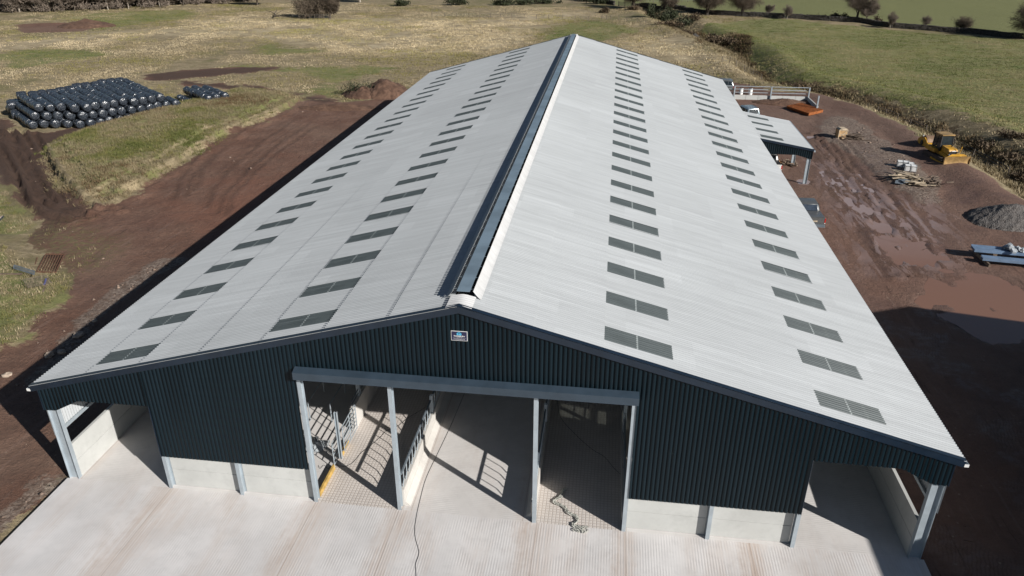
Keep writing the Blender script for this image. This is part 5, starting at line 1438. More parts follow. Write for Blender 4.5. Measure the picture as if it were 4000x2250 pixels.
# towed roller behind it
def roller(loc, rz):
    t = thing('towed_roller', 'yellow framed roller with brown steel drum behind the bulldozer', 'roller', loc, rz)
    MB().tube([(-.85, 0, .74), (.85, 0, .74)], .74, 36).build('drum', M['drum'], t, smooth=False)
    for p in bpy.data.objects[-1:] if False else []: pass
    for s in (-1, 1):
        pl = [(1.05 * math.cos(a) * (1.0 if math.cos(a) < 0 else .95), .78 + .52 * math.sin(a)) for a in [2 * math.pi * k / 18 for k in range(18)]]
        MB().prism(pl, s * .93, s * 1.03, 'x').build('side_frame', M['yellow'], t, bevel=.02)
        MB().tube([(s * 1.03, 0, .74), (s * 1.10, 0, .74)], .26, 16).build('hub', M['black'], t)
    MB().span((-1.0, -1.12, .62), (1.0, -.90, .95)).build('front_beam', M['yellow'], t, bevel=.03)
    MB().span((-1.0, .88, .62), (1.0, 1.08, .95)).build('rear_beam', M['yellow'], t, bevel=.03)
    MB().span((-.45, -1.10, .952), (.35, -.95, .99)).build('plate', M['white'], t)
    MB().beam((-.25, -1.1, .75), (0, -2.0, .5), .12, .12).build('drawbar', M['yellow'], t)
    MB().tube([(-.98, .1, 1.28), (-.98, .1, 1.50)], .06, 10).build('beacon', M['white'], t)
    MB().prism([(-.55, 1.22), (-.35, 1.34), (.35, 1.34), (.55, 1.22)], -1.04, -.91, 'x').build('side_cowl', M['yellow'], t, bevel=.02)
    return t
roller((39.0, 60.6, -0.1), 0.10)

# ---------------------------------------------------------------- things lying about the right-hand yard
def trough_block(loc, rz, label):
    t = thing('cast_block', label, 'block', loc, rz, 'pale moulded blocks beside the bulldozer')
    MB().prism([(-.20, 0), (.20, 0), (.16, .52), (-.16, .52)], -.30, .30, 'y').build('core', M['grey_block'], t, bevel=.02)
    for s in (-1, 1): MB().span((s * .215, -.33, 0), (s * .255, .33, .60)).build('side_plate', M['grey_block'], t)
    MB().span((-.255, -.33, .54), (.255, .33, .58)).build('top_plate', M['white'], t)
    MB().span((-.19, -.335, .06), (.19, -.305, .46)).build('face', M['white'], t, bevel=.01)
    return t
for (x, y, rz, lb) in ((33.35, 52.75, -.25, 'pale moulded block at the left end of the block group'), (33.63, 51.45, -.25, 'pale moulded block in the front of the group, second from the right'), (34.12, 51.3, -.22, 'pale moulded block at the right end of the block group'), (33.85, 52.6, -.3, 'pale moulded block at the back of the block group'), (34.15, 52.15, -.2, 'pale moulded block wedged in the middle of the block group')):
    trough_block((x, y, hz(x, y) - .02), rz, lb)
cx_, cy_ = 30.45, 63.3
cr = thing('plywood_crate', 'square plywood crate with framed sides standing by the muddy track', 'crate', (cx_, cy_, hz(cx_, cy_) - .02), .15)
MB().span((-.48, -.42, .06), (.48, .42, 1.0)).build('box', M['ply'], cr)
fr = MB()
for sx in (-1, 1):
    for sy in (-1, 1): fr.span((sx * .44, sy * .425, .02), (sx * .50, sy * .445, 1.02))
for z in (.06, .52, .98): fr.span((-.44, -.445, z - .03), (.44, -.425, z + .03))
fr.beam((-.42, -.438, .1), (.42, -.438, .94), .02, .05)
fr.build('battens', M['pale_timber'], cr)
MB().prism([(-.52, 1.0), (.52, 1.0), (.35, 1.14), (-.30, 1.16)], -.44, .44, 'y').build('lid', M['pale_timber'], cr)

def plank_heap(name, label, c, n, L, spread, mat, ang, flat=0.35):
    mb = MB(); gz = hz(*c)
    for k in range(n):
        a = ang + rnd.gauss(0, .28); l = L * rnd.uniform(.5, 1.0)
        p = Vector((c[0] + rnd.gauss(0, spread[0]), c[1] + rnd.gauss(0, spread[1]), gz + .04 + flat * k / n + rnd.uniform(0, .05)))
        d = Vector((math.cos(a), math.sin(a), rnd.uniform(-.10, .10)))
        mb.beam(p - d * l / 2, p + d * l / 2, rnd.uniform(.08, .2), rnd.uniform(.03, .08))
    return tag(mb.build(name, mat), label, 'timber')
plank_heap('timber_stack', 'long pale planks stacked on rubble near the moulded blocks', (32.5, 48.4), 22, 2.6, (.35, .22), M['pale_timber'], -.25, .5)
plank_heap('scrap_boards', 'short pale broken boards heaped below the long planks', (33.0, 46.9), 16, 1.2, (.4, .25), M['pale_timber'], -.2, .25)
plank_heap('broken_pallets', 'dark broken pallet timber heaped beside the plywood crate', (31.6, 62.9), 30, 1.5, (.6, .4), M['dark_timber'], -.3, .4)
plank_heap('brushwood', 'thin brown branches heaped at the right of the plank stack', (34.6, 47.8), 40, 1.2, (.45, .35), M['dark_timber'], .8, .35)
MBs = MB()
for k in range(5): MBs.box((31.9 + rnd.uniform(-.4, .4), 47.4 + rnd.uniform(-.3, .3), hz(31.9, 47.4) + .04 + k * .05), (rnd.uniform(.6, 1.1), rnd.uniform(.4, .7), .04), rz=rnd.uniform(0, 3))
tag(MBs.build('sheet_offcuts', M['galv_dark']), 'grey sheet offcuts on the rubble left of the planks', 'sheets')
# galvanised steel bundle
def steel_bundle(label, p0, p1, nx, z, w):
    mb = MB(); a = Vector(p0); b = Vector(p1); d = (b - a).normalized(); s = Vector((-d.y, d.x, 0))
    for k in range(nx):
        o_ = s * (k - nx / 2) * w
        for q, (zz, h) in enumerate(((z, .22),)):
            mb.beam(a + o_ + Vector((0, 0, zz)), b + o_ + Vector((0, 0, zz)), w * .12, h)
            mb.beam(a + o_ + s * w * .3 + Vector((0, 0, zz + h / 2 - .012)), b + o_ + s * w * .3 + Vector((0, 0, zz + h / 2 - .012)), w * .55, .018)
            mb.beam(a + o_ + s * w * .3 + Vector((0, 0, zz - h / 2 + .012)), b + o_ + s * w * .3 + Vector((0, 0, zz - h / 2 + .012)), w * .55, .018)
    return tag(mb.build('steel_purlins', M['sky_steel']), label, 'steel')
zs = -0.1
steel_bundle('bundle of galvanised purlins tinted with sky blue raised on bearers, nearer the gravel heap', (31.3, 30.75, 0), (38.0, 30.0, 0), 5, .62, .2)
steel_bundle('lower bundle of galvanised purlins in front of the raised bundle', (31.6, 29.75, 0), (38.0, 28.9, 0), 3, .32, .2)
for x in (31.9, 34.6, 37.0):
    o = MB().beam((x, 29.0, 0.02), (x, 31.4, 0.02), .12, .22).build('bearer', M['dark_timber'])
    tag(o, {31.9: 'dark timber bearer under the near end of the steel bundles', 34.6: 'dark timber bearer under the middle of the steel bundles', 37.0: 'dark timber bearer under the far end of the steel bundles'}[x], 'timber', 'bearers under the steel')
    if x != 34.6:
        pass
for (x, y) in ((32.6, 30.6), (35.6, 30.3)):
    tag(MB().box((x, y, .28), (.3, 1.1, .42)).build('stacking_block', M['dark_timber'], bevel=.02), 'timber block carrying the raised purlins, %s' % ('left one' if x < 33 else 'right one'), 'timber', 'blocks under the raised purlins')
pb = MB()
for k in range(22):
    c = Vector((34.0 + rnd.uniform(-.6, .7), 30.35 + rnd.uniform(-.35, .35), .80 + rnd.uniform(-.04, .14)))
    pb.box(c, (rnd.uniform(.3, .7), rnd.uniform(.2, .5), rnd.uniform(.05, .18)), rot=Quaternion((1, rnd.uniform(-.4, .4), rnd.uniform(-.4, .4), rnd.uniform(-1, 1))).normalized().to_matrix())
tag(pb.build('plastic_sheet', M['sheet'], bevel=.03), 'crumpled clear plastic sheet lying on the raised purlins', 'plastic sheet')

def heap(name, label, cat, c, rx, ry, h, mat, rz=0.0, seed=1, n=46, peak=1.3, rough=.35):
    u = np.linspace(-1.1, 1.1, n); gx, gy = np.meshgrid(u, u); r = np.hypot(gx, gy)
    z = np.clip(1 - r, 0, 1) ** (1 / peak)
    nz = fbm(gx * 3.1 + seed, gy * 3.1, seed, 5)
    zz = h * z * (0.7 + rough * 1.6 * (nz - .25)) + (fbm(gx * 11, gy * 11, seed + 3, 3) - .5) * .18 * h * (z > 0)
    zz = np.where(r > 1.02, -.25, zz)
    ca, sa = math.cos(rz), math.sin(rz)
    X = c[0] + gx * rx * ca - gy * ry * sa; Yv = c[1] + gx * rx * sa + gy * ry * ca
    gz = hz(*c)
    idx = np.arange(n * n).reshape(n, n)
    f = np.stack([idx[:-1, :-1], idx[:-1, 1:], idx[1:, 1:], idx[1:, :-1]], -1).reshape(-1, 4)
    o = mesh_np(name, np.stack([X.ravel(), Yv.ravel(), (zz + gz).ravel()], 1), f, mat, smooth=True)
    return tag(o, label, cat)
heap('gravel_heap', 'heap of grey gravel at the right edge of the yard', 'gravel', (37.9, 39.3), 3.6, 2.6, 1.5, M['gravel'], .4, 4, peak=1.1, rough=.15)
heap('soil_heap', 'heap of dug red brown soil beside the far left corner of the shed', 'heap', (-26.9, 80.6), 3.6, 3.6, 2.7, M['soil'], .3, 9)
heap('soil_heap', 'low heap of brown soil out in the far left field', 'heap', (-118.0, 146.0), 6.5, 4.2, 1.9, M['soil'], .2, 12)
heap('soil_heap', 'low ridge of brown soil against the railed concrete wall', 'heap', (27.6, 81.8), 3.9, 1.6, .8, M['soil'], -.05, 15)
heap('soil_heap', 'low ridge of dug earth at the back left of the yard', 'heap', (-30.5, 71.0), 6.0, 1.3, .75, M['soil'], .12, 19)
for (c, rx, lb) in (((-29.6, 78.9), 2.6, 'grey green weedy spoil at the left of the soil heap'), ((-31.0, 79.8), 1.9, 'low weedy spoil at the left tip of the soil heap')):
    heap('weedy_heap', lb, 'heap', c, rx, rx * .9, 1.55 if rx > 2 else 1.1, M['soil'], .2, 22 + int(rx * 3))
# rusty reinforcing mats
def mesh_mat(label, A, B, C_, nx, ny, z0, layers, mat):
    mb = MB(); A, B, C_ = Vector((*A, 0)), Vector((*B, 0)), Vector((*C_, 0)); D = A + (C_ - B)
    for l in range(layers):
        z = z0 + l * .07
        for k in range(nx + 1):
            t = k / nx; p = A.lerp(B, t); q = D.lerp(C_, t)
            mb.beam(p + Vector((0, 0, z)), q + Vector((0, 0, z)), .05, .055)
        for k in range(ny + 1):
            t = k / ny; p = A.lerp(D, t); q = B.lerp(C_, t)
            mb.beam(p + Vector((0, 0, z + .03)), q + Vector((0, 0, z + .03)), .04, .03)
    return tag(mb.build('reinforcing_mats', mat), label, 'steel mesh')
mesh_mat('stack of bright orange rusty reinforcing mats near the railed wall', (27.5, 78.3), (29.4, 74.4), (31.6, 76.5), 26, 13, 0.02, 5, M['rust_orange'])
mesh_mat('shade-darkened rusty reinforcing mats on the shaded ground by the right corner column', (18.5, 0.6), (20.9, 0.1), (21.4, 5.2), 11, 24, -0.185, 1, M['rust_shaded'])

# concrete wall with galvanised rails at the end of the yard
wl = thing('railed_wall', 'low pale concrete panel wall with galvanised rails at the back of the yard', 'wall', (0, 0, 0))
WX0, WX1, WY = 16.5, 31.25, 83.5
xs = [WX0, 21.45, 26.3, WX1]
for a, b in zip(xs[:-1], xs[1:]):
    n = 3
    for k in range(n):
        xa = a + (b - a) * k / n + .012; xb = a + (b - a) * (k + 1) / n - .012
        MB().span((xa, WY, -.35), (xb, WY + .14, .50)).build('wall_panel', M['panel'], wl, bevel=.01)
for x in xs[1:]:
    MB().ibeam((x, WY - .12, -.3), (x, WY - .12, 1.74), .16, .20, .014, (0, 1, 0)).build('wall_post', M['galv'], wl)
for z in (.86, 1.28, 1.68):
    MB().tube([(WX0, WY + .02, z), (WX1, WY + .02, z)], .04, 8).build('rail', M['galv'], wl)
sw = thing('side_wall', 'short grey concrete return wall ending at a tall steel post', 'wall', (0, 0, 0))
for k in range(2):
    ya = 77.75 + k * 2.85
    MB().span((31.15, ya + .01, -.35), (31.29, ya + 2.83, .50)).build('wall_panel', M['panel'], sw, bevel=.01)
MB().ibeam((31.05, 77.5, -.3), (31.05, 77.5, 1.84), .17, .26, .016, (0, 1, 0)).build('wall_post', M['galv'], sw)
for x, lb in ((22.9, 'white drum standing behind the railed wall, left one'), (24.2, 'white drum standing behind the railed wall, right one')):
    d = thing('white_drum', lb, 'drum', (x, 87.0, -.1), 0, 'white drums behind the railed wall')
    MB().tube([(0, 0, 0), (0, 0, .85)], .29, 16).build('barrel', M['white'], d); MB().tube([(0, 0, .85), (0, 0, .90)], .22, 14).build('lid', M['black'], d)
tag(MB().prism([(-.03, 0), (.03, 0), (.05, .5), (-.05, .5)], -.8, .8, 'y').build('concrete_strip', M['wallc']), 'x', 'strip') if False else None
# split logs under the lean-to
for (x, y, lb, n) in ((21.1, 52.9, 'heap of split logs and rubble under the lean-to, left one', 40), (23.0, 52.6, 'heap of dark brushwood beside the middle lean-to post', 36)):
    lgp = MB()
    for k in range(n):
        a = rnd.uniform(0, 3.14); p = Vector((x + rnd.gauss(0, .45), y + rnd.gauss(0, .35), rnd.uniform(-.06, .28)))
        d = Vector((math.cos(a), math.sin(a), rnd.uniform(-.3, .3))) * rnd.uniform(.12, .28)
        lgp.tube([p - d, p + d], rnd.uniform(.04, .09), 6)
    tag(lgp.build('log_heap', M['logs'] if x < 22 else M['dark_timber']), lb, 'log heap')

# ---------------------------------------------------------------- left edge of the yard
def hurdle(name, label, A, B, C_, n, mat, bar, z=0.06, extra=(), part='bar'):
    """gate lying on the ground; A-B one end, bars run from A-B side to the C side"""
    t = thing(name, label, 'gate', (A[0], A[1], hz(*A) + z))
    O = Vector((A[0], A[1], 0)); b = Vector((*B, 0)) - O; c = Vector((*C_, 0)) - O
    fr = MB()
    for p, q in ((Vector(), b), (c, b + c), (Vector(), c), (b, b + c)): fr.beam(p, q, bar * 1.4, bar * 1.4)
    fr.build('frame', mat, t)
    for k in range(1, n):
        p = b * (k / n); MB().beam(p, p + c, bar, bar).build(part, mat, t)
    return t
hurdle('rusty_hurdle', 'rusty brown slatted hurdle lying on the mud at the yard edge', (-33.6, 19.05), (-32.25, 19.15), (-35.05, 21.95), 7, M['rust'], .05)
tag(MB().tube([(-33.75, 18.75, -.02), (-35.5, 21.55, .0)], .035, 6).build('rusty_bar', M['rust']), 'single rusty bar lying left of the rusty hurdle', 'bar')
hurdle('galvanised_ladder_gate', 'narrow galvanised gate lying in the grass below the rusty hurdle', (-35.1, 19.0), (-34.75, 18.5), (-33.0, 18.25), 4, M['galv_dark'], .026, .28)
hurdle('old_wire_gate', 'old grey mesh gate lying in overgrown grass', (-33.0, 17.1), (-31.8, 16.05), (-32.0, 18.0), 9, M['post'], .016, .30)
tag(MB().beam((-31.85, 17.95, .32), (-30.75, 16.0, .3), .09, .07).build('dark_plank', M['dark_timber']), 'dark plank lying along the old mesh gate', 'plank')
tag(MB().beam((-35.6, 17.9, .35), (-33.9, 18.15, .38), .12, .1).build('dark_beam', M['dark_timber']), 'dark beam lying in the grass left of the gates', 'beam')
tag(MB().tube([(-31.85, 17.75, .30), (-31.35, 16.95, .32)], .07, 8).build('blue_tube', M['bluepl']), 'bright blue plastic tube in the grass beside the mesh gate', 'tube')
pl = thing('pallet', 'weathered pallet with a blue edge at the far left of the yard', 'pallet', (-44.6, 28.2, hz(-44.6, 28.2)), .4)
for k in range(6): MB().span((-.6 + k * .22, -.5, .11), (-.46 + k * .22, .5, .135)).build('slat', M['pale_timber'], pl)
for k in range(3): MB().span((-.6, -.5 + k * .45, 0), (.64, -.4 + k * .45, .108)).build('bearer', M['dark_timber'], pl)
MB().span((.66, -.5, .0), (.70, .5, .14)).build('blue_edge', M['glass_blue'], pl)
def boulder(x, y, s, label):
    v = []; bm = bmesh.new(); bmesh.ops.create_icosphere(bm, subdivisions=2, radius=s)
    for q in bm.verts:
        k = 0.75 + 0.5 * rnd.random(); q.co = Vector((q.co.x * k * 1.2, q.co.y * k, q.co.z * k * .7))
    me = bpy.data.meshes.new('boulder'); bm.to_mesh(me); bm.free(); me.materials.append(M['boulder'])
    o = bpy.data.objects.new('boulder', me); COL.objects.link(o); o.location = (x, y, hz(x, y) + s * .25); o.rotation_euler = (0, 0, rnd.uniform(0, 6))
    tag(o, label, 'boulder', 'boulders along the left yard edge')
for a in ((-36.1, 17.6, .55, 'large pale boulder in the grass left of the broken gates'), (-25.45, 9.35, .24, 'pale boulder on the rubble edge, larger of the near pair'), (-25.0, 9.75, .2, 'pale boulder on the rubble edge, smaller of the near pair'), (-25.3, 11.6, .27, 'brownish boulder on the rubble edge beyond the near pair'), (-26.3, 7.2, .22, 'orange brown stone near the lower left corner of the yard'), (-18.6, 3.2, .26, 'brown block of stone beside the left corner column'), (-25.5, 13.4, .16, 'small white stone on the yard rubble edge')):
    boulder(*a)
# ---------------------------------------------------------------- bare winter trees
def tree_mesh(seed, h=12.0, r=0.38, spread=0.55, levels=4, fork=0.28, twig_w=0.035, bushy=1.0, droop=0.0, multi=1, lean=0.0):
    rg = random.Random(seed)
    tv, tf, wv, wf = [], [], [], []
    def seg(p, q, r0, r1, n):
        d = (q - p).normalized(); u = Vector((0, 0, 1)) if abs(d.z) < .9 else Vector((1, 0, 0))
        x = d.cross(u).normalized(); y = x.cross(d); b = len(tv)
        for c, rr in ((p, r0), (q, r1)):
            for k in range(n):
                a = 2 * math.pi * k / n; tv.append(tuple(c + (x * math.cos(a) + y * math.sin(a)) * rr))
        for k in range(n):
            tf.append((b + k, b + (k + 1) % n, b + n + (k + 1) % n, b + n + k))
    def twigs(p, d, L):
        for _ in range(max(1, int(round(3 * bushy)))):
            dd = (d + Vector((rg.gauss(0, .6), rg.gauss(0, .6), rg.gauss(.08 - droop, .5)))).normalized()
            l = L * rg.uniform(.5, 1.2); w = twig_w * rg.uniform(.6, 1.3)
            s = dd.cross(Vector((rg.gauss(0, 1), rg.gauss(0, 1), rg.gauss(0, 1)))).normalized() * w
            m = p + dd * l * .55; e = p + dd * l + Vector((0, 0, -droop * l * .4))
            b = len(wv); wv.extend([tuple(p - s), tuple(p + s), tuple(e)]); wf.append((b, b + 1, b + 2))
            for q in (1, 2):
                d2 = (dd + Vector((rg.gauss(0, .6), rg.gauss(0, .6), rg.gauss(0, .6)))).normalized(); e2 = m + d2 * l * .6
                b = len(wv); wv.extend([tuple(m - s * .6), tuple(m + s * .6), tuple(e2)]); wf.append((b, b + 1, b + 2))
    def grow(p, d, L, r0, lev):
        n = {0: 9, 1: 7, 2: 5}.get(lev, 4); k = 4 if lev < 2 else 3
        for i in range(k):
            sw = (.14 + .05 * lev) if lev else .05
            d = (d + Vector((rg.gauss(0, sw), rg.gauss(0, sw), rg.gauss(.03 - droop * .15 * lev, .08)))).normalized()
            q = p + d * L / k; r1 = r0 * (.86 if lev == 0 else .76)
            seg(p, q, r0, r1, n); p, r0 = q, r1
            if lev < levels and (lev > 0 or i >= k - 3):
                for _ in range(2 if lev < 2 else rg.choice((1, 2))):
                    a = rg.uniform(0, 6.283); t = Vector((math.cos(a), math.sin(a), rg.uniform(-.1, .55)))
                    nd = (d * (1 - spread) + t * (spread + .25)).normalized()
                    grow(p, nd, L * rg.uniform(.50, .74), r0 * rg.uniform(.42, .62), lev + 1)
            if lev >= levels - 1: twigs(p, d, h * .075)
        if lev < levels: grow(p, (d + Vector((rg.gauss(0, .2), rg.gauss(0, .2), .2))).normalized(), L * .62, r0 * .85, lev + 1)
        else: twigs(p, d, h * .08)
    for m in range(multi):
        a = rg.uniform(0, 6.28); q = .0 if multi == 1 else .45
        grow(Vector((q * math.cos(a) * .3, q * math.sin(a) * .3, -.25)), Vector((math.cos(a) * q + lean, math.sin(a) * q, 1)).normalized(), h * fork, r * (1 if multi == 1 else .6), 0)
    return (np.array(tv), np.array(tf)), (np.array(wv), np.array(wf))
def tree_thing(name, label, cat, seed, loc, mats, group=None, rz=0.0, **kw):
    (a, b), (c, d) = tree_mesh(seed, **kw)
    t = thing(name, label, cat, loc, rz, group)
    mesh_np('trunk', a, b, mats[0], t, smooth=True)
    mesh_np('crown', c, d, mats[1], t)
    return t
def at(x, y): return (x, y, hz(x, y) - .1)
OAK = dict(h=15, r=.5, spread=.66, levels=4, fork=.22, twig_w=.02, bushy=.2, droop=.2)
G1 = 'big bare trees along the stone dyke'
T = [
 ('bare_oak', 'bare tree with pale lit trunk beside the timber gate', 201, (9.3, 201.2), dict(OAK, h=17, r=.55)),
 ('bare_oak', 'spreading bare oak second along the dyke from the timber gate', 202, (18.6, 197.1), dict(OAK, h=14, fork=.2, droop=.28)),
 ('bare_oak', 'tall bare oak with dark straight trunk third along the dyke', 203, (28.1, 187.2), dict(OAK, h=18, r=.6, fork=.2, droop=.26)),
 ('bare_oak', 'gnarled bare oak at the end of the tan boundary line on the dyke', 204, (36.9, 186.6), dict(OAK, h=17, r=.55, fork=.21, droop=.28)),
 ('bare_tree', 'tall fine-twigged grey brown tree among dark gorse on the dyke', 205, (62.7, 177.2), dict(h=17, r=.34, spread=.42, levels=4, fork=.24, twig_w=.016, bushy=.6)),
 ('bare_tree', 'slighter bare tree leaning right of the tall fine-twigged tree', 206, (64.6, 176.2), dict(h=9, r=.18, spread=.4, levels=4, fork=.25, twig_w=.016, bushy=.5, lean=.15)),
 ('birch', 'slim young birch with pale double stem on the dyke', 207, (67.8, 168.3), dict(h=6.2, r=.11, spread=.3, levels=3, fork=.27, twig_w=.014, bushy=1.1)),
 ('bare_sapling', 'faint pale sapling in front of the upper field', 208, (75.6, 168.6), dict(h=5.2, r=.07, spread=.4, levels=3, fork=.28, twig_w=.009, bushy=.9)),
 ('round_thorn', 'round low branched thorn tree standing on the dyke', 209, (82.0, 163.6), dict(h=7.0, r=.26, spread=.6, levels=3, fork=.26, twig_w=.012, bushy=.4, multi=4)),
 ('bare_oak', 'huge bare oak cut by the upper right edge of the photo', 210, (91.2, 153.2), dict(OAK, h=18, r=.75, fork=.22, droop=.3, bushy=.2)),
 ('bare_sapling', 'small thin bare tree behind the dyke left of the pale-stemmed tree', 211, (43.7, 186.4), dict(h=5.5, r=.10, spread=.42, levels=3, fork=.28, twig_w=.013, bushy=.9)),
 ('bare_sapling', 'pale-stemmed wispy small tree on the dyke', 212, (47.0, 180.6), dict(h=6.5, r=.13, spread=.5, levels=3, fork=.26, twig_w=.012, bushy=1.0)),
]
for nm, lb, sd, (x, y), kw in T:
    mats = (M['bark_pale'], M['twig_pale']) if nm in ('birch', 'bare_sapling') else (M['bark_dark'] if 'thorn' in nm or 'tall bare oak' in lb else M['bark'], M['twig'] if nm != 'bare_tree' else M['twig_pale'])
    tree_thing(nm, lb, 'tree', sd, at(x, y), mats, G1 if nm == 'bare_oak' else None, **kw)
tree_thing('bare_tree', 'bare tree standing in the bush clump out in the left pasture', 'tree', 220, at(-67.0, 168.9), (M['bark'], M['twig']), h=10, r=.3, spread=.5, fork=.25, twig_w=.03, bushy=.7)
tree_thing('bare_tree', 'bare tree at the top edge left of the dark gorse row', 'tree', 221, at(-72.6, 210.2), (M['bark_pale'], M['twig']), h=11, r=.3, spread=.5, fork=.3, twig_w=.04)
tree_thing('bare_tree', 'bare tree at the right end of the woodland belt', 'tree', 222, at(-100.3, 199.1), (M['bark'], M['twig_red']), h=11, r=.28, spread=.5, fork=.3, twig_w=.04)
# low thicket and woodland belt
def thicket_mesh(seed, rx, ry, h, n, leafw=.16, leafl=.5):
    rg = np.random.default_rng(seed)
    c = rg.normal(0, 1, (max(5, n // 60), 3)); c[:, 0] *= rx * .42; c[:, 1] *= ry * .42; c[:, 2] = np.abs(c[:, 2]) * h * .30 + h * .22
    k = rg.integers(0, len(c), n); p = c[k] + rg.normal(0, 1, (n, 3)) * np.array([rx * .20, ry * .20, h * .16])
    p[:, 2] = np.abs(p[:, 2])
    d = rg.normal(0, 1, (n, 3)); d[:, 2] = np.abs(d[:, 2]) + .2; d /= np.linalg.norm(d, axis=1)[:, None]
    s = np.cross(d, rg.normal(0, 1, (n, 3))); s /= np.linalg.norm(s, axis=1)[:, None] + 1e-6
    l = leafl * rg.uniform(.5, 1.3, (n, 1)); w = leafw * rg.uniform(.5, 1.3, (n, 1))
    v = np.stack([p - s * w, p + s * w, p + d * l], 1).reshape(-1, 3)
    return v, np.arange(n * 3).reshape(-1, 3)
def bush(name, label, cat, seed, x, y, rx, ry, h, mat, n=900, group=None, leafw=.16, leafl=.5, rz=0.0):
    v, f = thicket_mesh(seed, rx, ry, h, n, leafw, leafl)
    stems = MB()
    rg = random.Random(seed)
    for k in range(6):
        a = rg.uniform(0, 6.28); stems.tube([(0.1 * math.cos(a), .1 * math.sin(a), -.2), (rx * .4 * math.cos(a), ry * .4 * math.sin(a), h * .6)], .05, 5, .015)
    t = thing(name, label, cat, (x, y, hz(x, y)), rz, group)
    stems.build('stem', M['bark_dark'], t); mesh_np('foliage', v, f, mat, t)
    return t
WN = [(-160.7, 160.0), (-155.3, 164.4), (-147.6, 169.2), (-139.0, 173.3), (-131.4, 179.5), (-124.1, 186.9), (-115.7, 198.3), (-104.4, 206.0)]
variants = []
k = 0
wv_ = []
for i in range(len(WN) - 1):
    (ax, ay), (bx, by) = WN[i], WN[i + 1]; L = math.hypot(bx - ax, by - ay); nx, ny = -(by - ay) / L, (bx - ax) / L
    for row in range(5):
        m = max(1, int(L / 4.2))
        for j in range(m):
            t_ = (j + rnd.uniform(.1, .9)) / m
            x = ax + (bx - ax) * t_ + nx * (row * 4.0 + rnd.uniform(.4, 3.2)); y = ay + (by - ay) * t_ + ny * (row * 4.0 + rnd.uniform(.4, 3.2))
            wv_.append((x, y))
for q, (x, y) in enumerate(wv_):
    if len(variants) < 6:
        t = tree_thing('woodland_tree', 'bare grey brown woodland tree in the dense belt beyond the far left field', 'tree', 300 + q, at(x, y), (M['bark_pale'] if q % 3 == 0 else M['bark'], (M['twig'], M['twig_pale'], M['twig_pale'])[q % 3]), 'woodland trees beyond the far left field', h=rnd.uniform(8.5, 11.5), r=.17, spread=.42, levels=3, fork=.30, twig_w=.035, bushy=1.6, lean=rnd.uniform(-.2, .2))
        variants.append(t)
    else:
        t = copy_tree(rnd.choice(variants)); t.location = at(x, y); t.rotation_euler = (0, 0, rnd.uniform(0, 6.28)); s = rnd.uniform(.8, 1.2); t.scale = (s, s, s)
UV = []; UF = []; n0 = 0
for q, (x, y) in enumerate(wv_):
    v, f = thicket_mesh(700 + q, 3.2, 3.2, 2.6, 260, .10, .75); v = v + np.array([x + rnd.uniform(-2, 2), y + rnd.uniform(-2, 2), hz(x, y)])
    UV.append(v); UF.append(f + n0); n0 += len(v)
o = mesh_np('undergrowth', np.concatenate(UV), np.concatenate(UF), M['twig_pale'])
tag(o, 'brown brambly undergrowth between the woodland trees', 'undergrowth', kind='stuff')
# bush clump in the left pasture
for q, (x, y) in enumerate(((-73.8, 169.6), (-71.6, 169.8), (-69.6, 169.2))):
    bush('thorn_bush', ('grey brown bare bush at the left of the pasture clump', 'grey brown bare bush in the middle of the pasture clump', 'grey brown bare bush at the right of the pasture clump')[q], 'bush', 400 + q, x, y, 3.0, 2.4, (5.2, 6.4, 5.4)[q], M['twig'], 2600, 'bushes of the pasture clump', .05, .9)
GB_ = [(-57.5, 202.4, 3.0, 1.5), (-41.2, 206.4, 3.4, 2.0), (-28.3, 207.5, 2.8, 1.9), (-23.0, 209.8, 3.2, 1.5), (-16.7, 213.0, 3.0, 1.6), (-3.9, 218.8, 4.5, 2.6), (-1.0, 212.1, 3.6, 2.2)]
for q, (x, y, r_, h_) in enumerate(GB_):
    bush('gorse_bush', ('dark gorse bush at the left end of the row on the far pasture edge', 'wide dark gorse bush second from the left on the far pasture edge', 'dark gorse bush in the middle of the far pasture edge', 'low dark gorse bush right of the middle of the far pasture edge', 'low dark gorse bush before the big dark clump on the far edge', 'big dark evergreen clump at the top of the far pasture', 'dark bush at the right of the big clump on the far pasture')[q], 'bush', 420 + q, x, y, r_, r_ * .6, h_, M['gorse'], 900, 'gorse along the far pasture edge', .2, .45)
GD = [(1.8, 188.6, 1.5, 1.5, 'small dark gorse bush alone left of the hollow'), (9.0, 193.5, 3.2, 1.4, 'low brown bush below the first dyke tree'), (14.6, 190.5, 3.5, 1.8, 'dark bush below the dyke at the head of the hollow'), (14.2, 176.0, 2.6, 4.2, 'tall dark green gorse with black shadow in the hollow'), (16.6, 178.8, 2.8, 4.0, 'tall olive gorse right of the black one in the hollow'), (19.6, 182.5, 2.6, 3.0, 'gorse behind the tall pair in the hollow'), (20.6, 170.0, 3.2, 3.8, 'broad olive gorse at the right of the hollow'), (23.6, 172.5, 2.8, 2.2, 'low dark gorse at the right tip of the hollow'), (17.5, 163.0, 3.6, 1.6, 'low dark gorse spreading over the stream'), (21.5, 160.5, 2.4, 1.8, 'dark bush beside the stream stones'), (26.2, 147.2, 2.4, 1.7, 'round dark bush on the gully rim, first of two'), (28.6, 141.8, 3.2, 1.6, 'dark bush on the gully rim, second of two'), (55.0, 183.2, 3.4, 1.1, 'low trimmed dark hedge piece on the dyke'), (59.0, 181.0, 1.7, 2.3, 'rounded dark gorse bush left of the tall fine-twigged tree'), (60.6, 179.2, 1.8, 1.7, 'dark gorse bush below the tall fine-twigged tree'), (66.2, 173.4, 1.7, 1.7, 'dark gorse bush left of the birch')]
